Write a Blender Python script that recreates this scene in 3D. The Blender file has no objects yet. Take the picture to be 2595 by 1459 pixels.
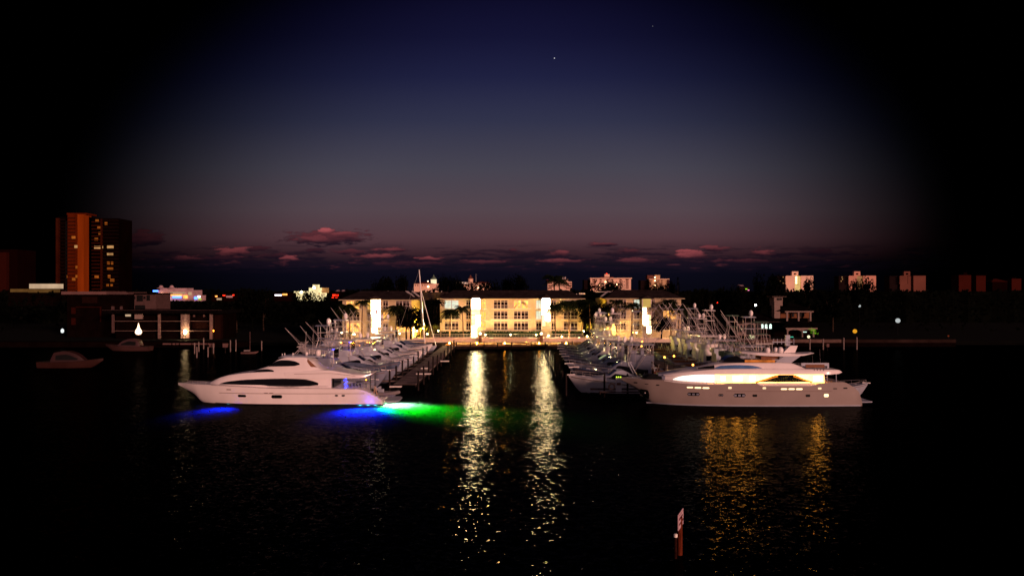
import bpy, math, random
from mathutils import Vector
R = math.radians
rnd = random.Random(7)
scene = bpy.context.scene
COL = scene.collection
H, F, UC, VH = 16.0, 1875.0, 1297.5, 738.0          # eye height, focal length in photo pixels, optical axis, horizon
def X(u, Y): return (u - UC) / F * Y
def Z(v, Y): return H - (v - VH) / F * Y
ORD = ['first', 'second', 'third', 'fourth', 'fifth', 'sixth', 'seventh', 'eighth', 'ninth', 'tenth', 'eleventh',
       'twelfth', 'thirteenth', 'fourteenth', 'fifteenth', 'sixteenth', 'seventeenth', 'eighteenth', 'nineteenth', 'twentieth']

# ------------------------------------------------------------------ helpers
def tag(o, label=None, cat=None, group=None, kind=None):
    if label: o['label'] = label
    if cat: o['category'] = cat
    if group: o['group'] = group
    if kind: o['kind'] = kind
    return o
def thing(name, label, cat, loc=(0, 0, 0), rz=0, group=None, scale=1.0):
    o = bpy.data.objects.new(name, None); COL.objects.link(o)
    o.location = loc; o.rotation_euler = (0, 0, rz); o.scale = (scale,) * 3
    o.empty_display_size = .3
    return tag(o, label, cat, group)
def dup(root, loc, rz=0, label=None, group=None, scale=None):
    r = root.copy(); COL.objects.link(r); r.location = loc; r.rotation_euler = (0, 0, rz)
    if scale is not None: r.scale = (scale,) * 3 if not isinstance(scale, tuple) else scale
    if label: r['label'] = label
    if group: r['group'] = group
    for ch in list(root.children):
        c = ch.copy(); COL.objects.link(c); c.parent = r
        for g in list(ch.children):
            d = g.copy(); COL.objects.link(d); d.parent = c
    return r

class MB:
    def __init__(self): self.v = []; self.f = []
    def add(self, vs, fs):
        b = len(self.v); self.v += [tuple(p) for p in vs]; self.f += [tuple(b + i for i in f) for f in fs]; return self
    def box(self, x0, x1, y0, y1, z0, z1):
        vs = [(x0,y0,z0),(x1,y0,z0),(x1,y1,z0),(x0,y1,z0),(x0,y0,z1),(x1,y0,z1),(x1,y1,z1),(x0,y1,z1)]
        return self.add(vs, [(0,3,2,1),(4,5,6,7),(0,1,5,4),(1,2,6,5),(2,3,7,6),(3,0,4,7)])
    def tube(self, pts, r0, r1=None, n=6, caps=True):
        r1 = r0 if r1 is None else r1
        pts = [Vector(p) for p in pts]; rings = []; N = len(pts)
        for i, p in enumerate(pts):
            d = (pts[min(i+1, N-1)] - pts[max(i-1, 0)]).normalized()
            a = Vector((0,0,1)) if abs(d.z) < .9 else Vector((1,0,0))
            s = d.cross(a).normalized(); t = d.cross(s).normalized()
            r = r0 + (r1 - r0) * i / max(1, N-1)
            rings.append([p + s*r*math.cos(2*math.pi*k/n) + t*r*math.sin(2*math.pi*k/n) for k in range(n)])
        return self.loft(rings, caps)
    def loft(self, rings, caps=True, closed=True):
        n = len(rings[0]); b = len(self.v)
        for r in rings: self.v += [tuple(p) for p in r]
        for i in range(len(rings) - 1):
            for k in range(n if closed else n - 1):
                k2 = (k + 1) % n
                self.f.append((b+i*n+k, b+i*n+k2, b+(i+1)*n+k2, b+(i+1)*n+k))
        if caps and closed:
            self.f.append(tuple(b + k for k in reversed(range(n))))
            self.f.append(tuple(b + (len(rings)-1)*n + k for k in range(n)))
        return self
    def sphere(self, c, r, sx=1, sy=1, sz=1, n=12, m=8, half=False):
        rings = []
        for i in range(m + 1):
            th = (-math.pi/2 + math.pi * i / m) if not half else (math.pi/2 * i / m)
            rr = max(math.cos(th), .02)
            rings.append([(c[0]+r*sx*rr*math.cos(2*math.pi*k/n), c[1]+r*sy*rr*math.sin(2*math.pi*k/n), c[2]+r*sz*math.sin(th)) for k in range(n)])
        return self.loft(rings)
    def lathe(self, c, prof, n=12):
        return self.loft([[(c[0]+r*math.cos(2*math.pi*k/n), c[1]+r*math.sin(2*math.pi*k/n), c[2]+z) for k in range(n)] for r, z in prof])
    def prism(self, poly, y0, y1):          # poly in x,z extruded along y
        n = len(poly)
        vs = [(x, y0, z) for x, z in poly] + [(x, y1, z) for x, z in poly]
        fs = [tuple(range(n)), tuple(reversed(range(n, 2*n)))]
        fs += [(k, n+k, n+(k+1) % n, (k+1) % n) for k in range(n)]
        return self.add(vs, fs)
    def prism_z(self, poly, z0, z1):
        n = len(poly)
        vs = [(x, y, z0) for x, y in poly] + [(x, y, z1) for x, y in poly]
        fs = [tuple(reversed(range(n))), tuple(range(n, 2*n))]
        fs += [(k, (k+1) % n, n+(k+1) % n, n+k) for k in range(n)]
        return self.add(vs, fs)
    def hip(self, x0, x1, y0, y1, z0, z1, ins=None):
        d = (y1 - y0) / 2; ins = d if ins is None else ins; ym = (y0 + y1) / 2
        vs = [(x0,y0,z0),(x1,y0,z0),(x1,y1,z0),(x0,y1,z0),(x0+ins,ym,z1),(x1-ins,ym,z1)]
        return self.add(vs, [(0,1,5,4),(1,2,5),(2,3,4,5),(3,0,4),(0,3,2,1)])
    def build(self, name, mat, parent=None, smooth=None, loc=None):
        me = bpy.data.meshes.new(name); me.from_pydata(self.v, [], self.f); me.update()
        me.materials.append(mat)
        if smooth:
            for p in me.polygons: p.use_smooth = True
            try: me.set_sharp_from_angle(angle=R(smooth))
            except Exception: pass
        o = bpy.data.objects.new(name, me); COL.objects.link(o)
        if parent: o.parent = parent
        if loc: o.location = loc
        return o

def cur(pts):                                # smooth monotone curve through points
    pts = sorted(pts); xs = [p[0] for p in pts]; ys = [p[1] for p in pts]; n = len(xs)
    d = [(ys[i+1]-ys[i])/max(1e-9, xs[i+1]-xs[i]) for i in range(n-1)]
    m = [d[0]] + [0 if d[i-1]*d[i] <= 0 else 2*d[i-1]*d[i]/(d[i-1]+d[i]) for i in range(1, n-1)] + [d[-1]]
    def f(x):
        if x <= xs[0]: return ys[0]
        if x >= xs[-1]: return ys[-1]
        i = 0
        while x > xs[i+1]: i += 1
        h = xs[i+1]-xs[i]; t = (x-xs[i])/h
        return (ys[i]*(1+2*t)*(1-t)**2 + h*m[i]*t*(1-t)**2 + ys[i+1]*t*t*(3-2*t) + h*m[i+1]*t*t*(t-1))
    return f
def lin(pts):
    pts = sorted(pts)
    def f(x):
        if x <= pts[0][0]: return pts[0][1]
        for (a, b), (c, d) in zip(pts, pts[1:]):
            if x <= c: return b + (d-b)*(x-a)/max(1e-9, c-a)
        return pts[-1][1]
    return f
def K(c): return lambda s: c

class Body:
    """a boat body along x: z runs zb..zt, half breadth wb..wt, mirrored in y"""
    def __init__(self, s0, s1, zb, zt, wb, wt, n=40, m=8, p=1.0, crown=0.0, rd=0.0, q0=.78):
        self.__dict__.update(s0=s0, s1=s1, zb=zb, zt=zt, wb=wb, wt=wt, n=n, m=m, p=p, crown=crown, rd=rd, q0=q0)
    def y(self, s, z):
        a, b = self.zb(s), self.zt(s); q = min(1, max(0, (z-a)/max(1e-6, b-a)))
        y = self.wb(s) + (self.wt(s)-self.wb(s))*q**self.p
        if q > self.q0: y -= self.rd*((q-self.q0)/(1-self.q0))**2
        return max(.01, y)
    def mesh(self, mb):
        rings = []
        for i in range(self.n+1):
            s = self.s0 + (self.s1-self.s0)*i/self.n; a, b = self.zb(s), self.zt(s)
            b = max(b, a + .01); near = []
            for j in range(self.m+1):
                z = a + (b-a)*j/self.m; near.append((s, -self.y(s, z), z))
            far = [(x, -y, z) for x, y, z in reversed(near)]
            rings.append(near + [(s, 0, b + self.crown)] + far)
        return mb.loft(rings)
def patch(mb, body, s0, s1, lo, up, n=16, m=4, off=.02, side=-1):
    vs, fs = [], []
    for i in range(n+1):
        s = s0 + (s1-s0)*i/n; a, b = lo(s), max(up(s), lo(s)+.004)
        for j in range(m+1):
            z = a + (b-a)*j/m; vs.append((s, side*(body.y(s, z)+off), z))
    for i in range(n):
        for j in range(m):
            k = i*(m+1)+j; fs.append((k, k+m+1, k+m+2, k+1) if side < 0 else (k, k+1, k+m+2, k+m+1))
    return mb.add(vs, fs)
def oval(sc, zc, a, h, k=4.0):
    g = lambda s: h*max(0, 1-min(1, abs((s-sc)/a))**k)**(1/k)
    return (lambda s: zc-g(s)), (lambda s: zc+g(s))

# ------------------------------------------------------------------ materials
MATS = {}
TONE = (('dim_brown', .3), ('dim_red_boat', .25), ('dim_pink_boat', .27), ('dim_', .5), ('very_dim', .5), ('brown_tower', .13), ('orange_tower', .3), ('bright_orange', .5), ('dim_orange', .5), ('distant_darker', .14), ('distant_dim_red', .3), ('distant_rose', .42), ('distant_shaded', .35), ('distant_', 1.12), ('pale_long', .38), ('orange_house', .6), ('pink_white_house', .62), ('black_house', .4))  # scales colours by name; dimming toward the outer edges put into base colours
def nodes(name):
    m = bpy.data.materials.new(name); m.use_nodes = True; nt = m.node_tree; nt.nodes.clear()
    out = nt.nodes.new('ShaderNodeOutputMaterial'); MATS[name] = m
    return m, nt, out
def mat(name, col, rough=.6, metal=0.0, var=.25, scale=3.0, bump=0.0, stretch=(1,1,1), coat=0.0, spec=None):
    if spec is None: spec = .5 if rough < .5 else (.1 if rough < .6 else 0.0)
    for pre, k in TONE:
        if name.startswith(pre): col = tuple(c*k for c in col); break
    m, nt, out = nodes(name); N = nt.nodes.new; L = nt.links.new
    b = N('ShaderNodeBsdfPrincipled'); b.inputs['Roughness'].default_value = rough; b.inputs['Metallic'].default_value = metal
    b.inputs['Coat Weight'].default_value = coat; b.inputs['Specular IOR Level'].default_value = spec
    tc = N('ShaderNodeTexCoord'); mp = N('ShaderNodeMapping'); mp.inputs['Scale'].default_value = stretch
    L(tc.outputs['Object'], mp.inputs['Vector'])
    nz = N('ShaderNodeTexNoise'); nz.inputs['Scale'].default_value = scale; nz.inputs['Detail'].default_value = 5
    L(mp.outputs['Vector'], nz.inputs['Vector'])
    rp = N('ShaderNodeMapRange'); rp.inputs['To Min'].default_value = 1-var; rp.inputs['To Max'].default_value = 1+var
    rp.inputs['From Min'].default_value = .3; rp.inputs['From Max'].default_value = .7
    L(nz.outputs['Fac'], rp.inputs['Value'])
    mx = N('ShaderNodeVectorMath'); mx.operation = 'SCALE'; mx.inputs[0].default_value = col[:3]
    L(rp.outputs['Result'], mx.inputs['Scale']); L(mx.outputs['Vector'], b.inputs['Base Color'])
    if bump:
        bp = N('ShaderNodeBump'); bp.inputs['Strength'].default_value = bump; bp.inputs['Distance'].default_value = .05
        L(nz.outputs['Fac'], bp.inputs['Height']); L(bp.outputs['Normal'], b.inputs['Normal'])
    L(b.outputs['BSDF'], out.inputs['Surface'])
    return m
def striped(name, col, col2, scale, axis='X', rough=.7, sharp=.12):
    m, nt, out = nodes(name); N = nt.nodes.new; L = nt.links.new
    b = N('ShaderNodeBsdfPrincipled'); b.inputs['Roughness'].default_value = rough; b.inputs['Specular IOR Level'].default_value = .0
    tc = N('ShaderNodeTexCoord'); w = N('ShaderNodeTexWave'); w.wave_type = 'BANDS'; w.bands_direction = axis
    w.inputs['Scale'].default_value = scale; w.inputs['Distortion'].default_value = .3
    L(tc.outputs['Object'], w.inputs['Vector'])
    nz = N('ShaderNodeTexNoise'); nz.inputs['Scale'].default_value = .6; L(tc.outputs['Object'], nz.inputs['Vector'])
    cr = N('ShaderNodeValToRGB'); cr.color_ramp.elements[0].color = (*col2, 1); cr.color_ramp.elements[1].color = (*col, 1)
    cr.color_ramp.elements[1].position = sharp; L(w.outputs['Fac'], cr.inputs['Fac'])
    mp = N('ShaderNodeMapRange'); mp.inputs['To Min'].default_value = .6; mp.inputs['To Max'].default_value = 1.35
    mp.inputs['From Min'].default_value = .3; mp.inputs['From Max'].default_value = .7
    L(nz.outputs['Fac'], mp.inputs['Value'])
    mx = N('ShaderNodeVectorMath'); mx.operation = 'SCALE'; L(cr.outputs['Color'], mx.inputs[0]); L(mp.outputs['Result'], mx.inputs['Scale'])
    L(mx.outputs['Vector'], b.inputs['Base Color']); L(b.outputs['BSDF'], out.inputs['Surface'])
    return m
def emis(name, col, strength, var=0.0, scale=1.5, vor=False):
    m, nt, out = nodes(name); N = nt.nodes.new; L = nt.links.new
    e = N('ShaderNodeEmission'); e.inputs['Color'].default_value = (*col, 1); e.inputs['Strength'].default_value = strength
    if var:
        tc = N('ShaderNodeTexCoord')
        if vor:
            t = N('ShaderNodeTexVoronoi'); t.inputs['Scale'].default_value = scale; t.distance = 'CHEBYCHEV'; src = t.outputs['Color']
        else:
            t = N('ShaderNodeTexNoise'); t.inputs['Scale'].default_value = scale; t.inputs['Detail'].default_value = 3; src = t.outputs['Fac']
        L(tc.outputs['Object'], t.inputs['Vector'])
        mr = N('ShaderNodeMapRange'); mr.inputs['To Min'].default_value = strength*(1-var); mr.inputs['To Max'].default_value = strength*(1+var)
        mr.inputs['From Min'].default_value = .25; mr.inputs['From Max'].default_value = .75
        L(src, mr.inputs['Value']); L(mr.outputs['Result'], e.inputs['Strength'])
    L(e.outputs['Emission'], out.inputs['Surface'])
    return m
def leafmat(name, col):
    m, nt, out = nodes(name); N = nt.nodes.new; L = nt.links.new
    b = N('ShaderNodeBsdfPrincipled'); b.inputs['Roughness'].default_value = .75; b.inputs['Specular IOR Level'].default_value = .0
    g = N('ShaderNodeNewGeometry'); rp = N('ShaderNodeMapRange'); rp.inputs['To Min'].default_value = .35; rp.inputs['To Max'].default_value = 1.7
    L(g.outputs['Random Per Island'], rp.inputs['Value'])
    mx = N('ShaderNodeVectorMath'); mx.operation = 'SCALE'; mx.inputs[0].default_value = col
    L(rp.outputs['Result'], mx.inputs['Scale']); L(mx.outputs['Vector'], b.inputs['Base Color'])
    L(b.outputs['BSDF'], out.inputs['Surface'])
    return m

M = dict(
    gel=mat('white_gelcoat', (.80,.72,.70), .28, var=.05, scale=.5, coat=.2),
    gel2=mat('off_white_gelcoat', (.33,.34,.40), .35, var=.12, scale=.6, coat=.15),
    gel3=mat('grey_white_gelcoat', (.18,.19,.25), .4, var=.15, scale=.6, coat=.1),
    taupe=mat('taupe_hull_paint', (.27,.215,.195), .3, var=.07, scale=.4, coat=.25),
    navy=mat('navy_hull_paint', (.035,.04,.07), .2, var=.1, scale=.4, coat=.4),  # navy stands for sky reflected on the foredecks, put into the colour
    green_grey=mat('green_grey_canvas', (.10,.15,.11), .7, var=.25, scale=2, bump=.3),  # green light on the outer slip boats put into the colour
    canvas=mat('tan_canvas', (.26,.21,.20), .85, var=.18, scale=2.5, bump=.5),
    blue_canvas=mat('blue_grey_canvas', (.10,.12,.18), .85, var=.22, scale=2, bump=.5),
    glass=mat('dark_boat_glass', (.004,.004,.005), .06, var=.1, spec=.22),
    blue_glass=mat('blue_tinted_glass', (.07,.16,.34), .12, var=.25, scale=.5, spec=.6),
    black=mat('black_trim', (.006,.006,.006), .5, var=.1),
    line=mat('shadow_line_trim', (.16,.10,.09), .5, var=.1),  # brownish trim for strakes, vents and styling lines
    steel=mat('polished_rail', (.62,.55,.53), .3, .5, var=.1),
    alu=mat('pale_aluminium_pole', (.42,.36,.35), .4, .15, var=.15, scale=6),
    teak=mat('teak_trim', (.20,.09,.05), .6, var=.3, scale=4, stretch=(.4,4,4)),
    boot=mat('dark_antifouling', (.012,.01,.012), .6),
    rubber=mat('grey_rubber_tube', (.20,.17,.17), .6, var=.1),
    seat=mat('tan_seat_vinyl', (.42,.26,.18), .6, var=.1),
    dock=striped('weathered_dock_boards', (.20,.15,.14), (.03,.02,.018), 2.1, 'Y'),
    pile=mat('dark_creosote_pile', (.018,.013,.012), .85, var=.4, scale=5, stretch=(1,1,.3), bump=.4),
    pale_pile=mat('bleached_piling', (.20,.15,.14), .85, var=.3, scale=4, stretch=(1,1,.3), bump=.4),
    plastic=mat('white_dock_box', (.7,.62,.58), .5, var=.08),
    cream=mat('cream_stucco', (.52,.40,.25), .9, var=.10, scale=1.2, bump=.15),
    yellowst=mat('yellow_stucco', (.52,.42,.16), .9, var=.15, scale=1.0, bump=.15),  # stucco with the yellow lamp light put into its colour
    frame=mat('white_window_frame', (.62,.52,.46), .5, var=.05),
    pane=mat('dark_window_glass', (.022,.008,.006), .1, var=.8, scale=.9, spec=.3),
    tile=striped('dark_roof_tile', (.030,.020,.020), (.008,.006,.006), 1.4, 'X', .8, .4),
    roofw=mat('pale_roof_edge', (.5,.42,.40), .7, var=.12),
    seawall=mat('whitewashed_seawall', (.60,.46,.37), .9, var=.16, scale=1.5, bump=.2),
    planks=striped('boardwalk_planks', (.22,.12,.06), (.02,.012,.008), 2.2, 'X'),
    brick=mat('brown_brick_pier', (.16,.08,.05), .9, var=.35, scale=6, bump=.3),
    soil=mat('dark_ground', (.002,.002,.0016), 1.0, var=.5, scale=.2, spec=.05),
    leaf=leafmat('dark_foliage', (.0016,.0018,.0012)),
    palm=leafmat('palm_foliage', (.009,.013,.004)),
    lit_leaf=leafmat('lit_foliage', (.09,.10,.02)),
    hedge=leafmat('hedge_foliage', (.010,.016,.006)),
    bark=mat('dark_bark', (.035,.022,.016), .95, var=.4, scale=5, bump=.5),
    pbark=mat('palm_bark', (.10,.06,.04), .95, var=.35, scale=5, stretch=(1,1,4), bump=.5),
    far_pink=mat('distant_pink_wall', (.72,.47,.34), .9, var=.08, scale=.1),
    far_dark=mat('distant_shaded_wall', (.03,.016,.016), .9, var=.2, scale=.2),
    far_open=mat('distant_balcony_opening', (.10,.025,.02), .9, var=.5, scale=.3),
    far_red=mat('distant_dim_red_wall', (.13,.022,.014), .9, var=.15, scale=.1),
    far_rose=mat('distant_rose_wall', (.33,.12,.085), .9, var=.12, scale=.1),
    redroof=mat('red_barrel_tile', (.20,.05,.035), .9, var=.3, scale=1, stretch=(4,1,1)),
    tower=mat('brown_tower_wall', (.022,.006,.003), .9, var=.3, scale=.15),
    tower_or=mat('orange_tower_wall', (.24,.034,.004), .85, var=.25, scale=.12, stretch=(3,3,.4)),  # warm lamp light on the tower face put into the base colour
    dim_wall=mat('dim_mauve_wall', (.15,.085,.08), .9, var=.15, scale=.6),
    dim_edge=mat('dim_roof_edge', (.26,.14,.13), .9, var=.15, scale=.4),
    dim_dark=mat('dim_brown_wall', (.012,.005,.004), .9, var=.3, scale=.5),
    dim_column=mat('dim_white_column', (.30,.19,.165), .85, var=.1, scale=1),
    dim_boat=mat('dim_red_boat_paint', (.11,.035,.028), .4, var=.15, scale=.5),
    house=mat('pink_white_house_wall', (.34,.24,.21), .9, var=.12, scale=.8, bump=.1),
    house_or=mat('orange_house_wall', (.26,.105,.05), .9, var=.15, scale=.8),
    house_roof=striped('black_house_tile', (.004,.003,.003), (.0015,.001,.001), 1.3, 'X', .9, .4),
    marker_wood=mat('red_brown_post', (.10,.019,.008), .8, var=.45, scale=3, stretch=(2,2,.4), bump=.4),
    panel=mat('weathered_sign_panel', (.50,.33,.36), .7, var=.22, scale=3),
    redpaint=mat('faded_red_lettering', (.07,.004,.012), .7, var=.3),
    cap=mat('white_piling_cap', (.85,.80,.70), .6, var=.05),
    # light sources, and surfaces glowing in place of light on them
    e_white=emis('stair_tower_glow', (1,.76,.38), 640, .25, .35),
    e_white0=emis('side_stair_tower_glow', (1,.80,.46), 34, .25, .35),
    e_white2=emis('stair_tower_dimmer_glow', (1,.72,.34), 2.2, .35, .35),
    e_blue=emis('blue_light', (.01,.03,1), 14),
    e_cyan=emis('cyan_white_light', (.12,.75,1), 170),
    e_green=emis('green_white_light', (.45,1,.6), 120),
    e_amber=emis('amber_lamp', (1,.34,.02), 650),
    e_dock=emis('amber_dock_light', (1,.36,.05), 9),
    e_orange=emis('orange_lamp', (1,.26,.02), 8),
    e_globe=emis('warm_globe', (1,.70,.32), 24),
    e_yel=emis('yellow_flood', (1,.75,.25), 20),
    e_salon=emis('warm_salon_light', (1,.46,.09), 9.0, .35, .55),
    e_salon2=emis('white_salon_light', (1,.86,.70), 2.0, .2, .4),
    e_amberw=emis('amber_salon_light', (1,.27,.03), 1.0, .8, .9),
    e_port=emis('lit_porthole', (1,.66,.36), 1.4),
    e_port2=emis('bright_porthole', (1,.72,.36), 2.4),
    e_winw=emis('warm_lit_room', (1,.42,.09), 1.5, .75, 1.3, True),
    e_winy=emis('yellow_lit_room', (1,.55,.10), 1.2, .3, 1.5),
    e_winc=emis('cool_lit_room', (.80,.90,.72), .95, .2, 1.0),
    e_town=emis('town_lamp', (1,.6,.3), 9),
    e_townw=emis('white_town_lamp', (.9,.95,1), 6),
    e_red=emis('red_neon', (1,.03,.01), 2.2, .6, .5),
    e_flood=emis('floodlight', (1,.93,.6), 60),
    e_tw=emis('tower_window_light', (1,.24,.03), .26, .5, .5),
    e_tww=emis('tower_bright_window', (1,.50,.18), .48, .4, .4),
    e_dimw=emis('dim_white_lamp', (.8,.85,.85), 1.2),
    e_cupola=emis('lit_cupola', (1,.82,.50), 1.1, .2, .4),
    e_cool=emis('cool_pavilion_light', (.75,1,.85), 1.5, .5, 1.0),
    e_green2=emis('green_garden_light', (.35,.8,.03), 1.2, .5, 2),
    e_yg=emis('yellow_green_beacon', (.6,1,.05), 2.5),
    e_roofglow=emis('lit_ceiling', (1,.62,.36), .42, .3, .2),
    e_roofy=emis('yellow_lit_wall', (1,.5,.08), .13, .5, .2),
)
M.update(
    blue_hull=mat('slate_blue_hull_paint', (.09,.11,.17), .3, var=.1, scale=.5, coat=.2),
    far_tan=mat('distant_tan_wall', (.46,.30,.17), .9, var=.1, scale=.1), far_pk2=mat('distant_dim_pink_wall', (.50,.24,.17), .9, var=.1, scale=.1),
    far_red2=mat('distant_darker_red_wall', (.035,.006,.005), .9, var=.2, scale=.1), dim_edge2=mat('distant_mauve_wall', (.36,.24,.25), .9, var=.2, scale=.3),
    tower_or2=mat('bright_orange_rib', (.42,.075,.007), .85, var=.25, scale=.1, stretch=(3,3,.4)), tower_or3=mat('dim_orange_rib', (.065,.013,.004), .85, var=.3, scale=.2),  # orange lamp glow put into these rib colours
    dim_red=mat('very_dim_red_column', (.045,.008,.005), .9, var=.2), dim_red2=mat('very_dim_brown_wall', (.022,.008,.006), .9, var=.3), dim_boat2=mat('dim_pink_boat_paint', (.17,.07,.065), .4, var=.15, scale=.5),
    pale_wall=mat('pale_long_seawall', (.30,.18,.15), .9, var=.35, scale=.3), pale_wall2=mat('pale_long_far_seawall', (.055,.03,.025), .9, var=.4, scale=.2), marker_dark=mat('dark_marker_post', (.02,.006,.004), .85, var=.4, scale=4),
    e_cupola_dim=emis('lit_hotel_wall', (1,.55,.40), .75, .2, .2), e_core=emis('lit_stair_core', (1,.62,.22), .75, .3, .3), e_core2=emis('dim_lit_stair_core', (1,.45,.18), .32, .4, .2),  # hotel wall glows by itself for the light falling on it
    e_roofy2=emis('yellow_lit_panel', (1,.62,.16), .55, .2, .4), e_roofy3=emis('floodlit_wall', (1,.80,.40), 1.1, .45, .25), e_flood2=emis('strong_floodlight', (1,.95,.75), 30),  # floodlit block walls glow by themselves in place of floodlight
    e_bluetown=emis('blue_shop_light', (.05,.15,1), 6), e_orangetown=emis('orange_shop_light', (1,.34,.07), 2.6, .4, .6), e_townw2=emis('white_shop_light', (.95,.9,1), 3.2),
    e_hall=emis('cream_hall_light', (1,.68,.42), .55, .25, .3), e_hall2=emis('dim_hall_light', (1,.45,.12), .10, .5, .2), e_up=emis('column_uplight', (1,.68,.33), 110),  # hall roof and eaves glow by themselves for light on them
    e_saloon_lamp=emis('saloon_lamp', (1,.37,.035), 150), e_up2=emis('flame_lamp', (1,.66,.42), 3.0),
    e_dimw2=emis('white_street_lamp', (.88,.95,.95), .5, .25, 1.2), e_orange2=emis('amber_street_lamp', (1,.42,.02), .8, .3, 2), e_orange3=emis('faint_lamp', (1,.15,.05), .12), e_yglow=emis('pale_yellow_glow', (1,.9,.5), 1.6, .5, 2),
    e_pool=emis('pool_light', (.1,.75,.5), .7), e_cool2=emis('pavilion_ceiling_light', (.8,1,.75), .5), e_green2l=emis('green_lit_leaves', (.30,.75,.02), .55, .8, 3), e_pink=emis('pink_sign_light', (1,.25,.5), 1.5),
)
# ------------------------------------------------------------------ camera
cam = bpy.data.cameras.new('camera'); cam.sensor_width = 36; cam.lens = 36*F/2595
cam.shift_y = (VH-729.5)/2595; cam.clip_start = .5; cam.clip_end = 9000
co = bpy.data.objects.new('camera', cam); COL.objects.link(co); co.location = (0, 0, H); co.rotation_euler = (R(90), 0, 0)
scene.camera = co
scene.view_settings.view_transform = 'Standard'; scene.view_settings.look = 'None'; scene.view_settings.exposure = 0
cy = scene.cycles
cy.caustics_reflective = False; cy.caustics_refractive = False
cy.max_bounces = 6; cy.diffuse_bounces = 2; cy.glossy_bounces = 3; cy.transmission_bounces = 4
cy.sample_clamp_indirect = 0; cy.sample_clamp_direct = 0

# ------------------------------------------------------------------ sun and dusk sky
SUN_EL, SUN_AZ = R(9), R(37)                      # low afterglow behind the viewer, a little to the right
sun = bpy.data.lights.new('sun', 'SUN'); sun.energy = 3.3; sun.angle = R(9); sun.color = (1, .53, .42)
so = bpy.data.objects.new('sun', sun); COL.objects.link(so)
sd = Vector((math.sin(SUN_AZ)*math.cos(SUN_EL), -math.cos(SUN_AZ)*math.cos(SUN_EL), math.sin(SUN_EL)))
so.rotation_euler = sd.to_track_quat('Z', 'Y').to_euler()

world = bpy.data.worlds.new('World'); scene.world = world; world.use_nodes = True
nt = world.node_tree; nt.nodes.clear(); N = nt.nodes.new; L = nt.links.new
def sock(n, i, v):
    if isinstance(v, (int, float)): n.inputs[i].default_value = v
    else: L(v, n.inputs[i])
def mth(op, a, b=0.0, c=None, clamp=False):
    n = N('ShaderNodeMath'); n.operation = op; n.use_clamp = clamp; sock(n, 0, a); sock(n, 1, b)
    if c is not None: sock(n, 2, c)
    return n.outputs[0]
def mrange(v, a, b, c, d, smooth=True):
    n = N('ShaderNodeMapRange'); n.interpolation_type = 'SMOOTHSTEP' if smooth else 'LINEAR'; L(v, n.inputs['Value'])
    for k, x in zip(('From Min', 'From Max', 'To Min', 'To Max'), (a, b, c, d)): n.inputs[k].default_value = x
    return n.outputs['Result']
def vmix(f, a, b):
    n = N('ShaderNodeMix'); n.data_type = 'RGBA'; sock(n, 0, f)
    for i, x in ((6, a), (7, b)):
        if isinstance(x, tuple): n.inputs[i].default_value = (*x, 1)
        else: L(x, n.inputs[i])
    return n.outputs[2]
def s2l(*c): return tuple(((x/255)/12.92 if x/255 <= .04045 else ((x/255+.055)/1.055)**2.4) for x in c)
tc = N('ShaderNodeTexCoord'); sp = N('ShaderNodeSeparateXYZ'); L(tc.outputs['Generated'], sp.inputs[0])
dx, dy, dz = sp.outputs
ys = mth('MAXIMUM', dy, .05)
ax = mth('DIVIDE', dx, ys); el = mth('DIVIDE', dz, ys)          # tangent of azimuth / elevation
cr = N('ShaderNodeValToRGB'); E = cr.color_ramp; E.interpolation = 'LINEAR'
stops = [(0.0, (8,8,18)), (.026, (10,10,24)), (.038, (20,16,28)), (.052, (60,36,44)), (.072, (84,57,64)), (.11, (84,69,77)), (.165, (70,67,80)),
         (.23, (48,50,74)), (.29, (30,32,64)), (.345, (19,19,50)), (.40, (12,11,38)), (.8, (3,3,10))]
while len(E.elements) < len(stops): E.elements.new(.5)
def fall_at(e):
    r = abs(e-.08)/.44; t = min(1, max(0, (r-.33)/.67)); return max(.06, (1-t*t*(3-2*t))**1.25)
for e, (p, c) in zip(E.elements, stops): e.position = p; e.color = (*[x/fall_at(p) for x in s2l(*c)], 1)
L(el, cr.inputs['Fac'])
# vignette painted into the sky colour: elliptical darkening toward the edges
k1 = mth('SUBTRACT', ax, -.005); k2 = mth('DIVIDE', mth('SUBTRACT', el, .08), .44)
rad = mth('SQRT', mth('ADD', mth('POWER', mth('ABSOLUTE', mth('DIVIDE', k1, .625)), 2.0), mth('POWER', k2, 2.0)))
fall = mth('POWER', mrange(rad, .33, 1.0, 1, 0), 1.25)
base = N('ShaderNodeVectorMath'); base.operation = 'SCALE'; L(cr.outputs['Color'], base.inputs[0]); L(fall, base.inputs['Scale'])
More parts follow.
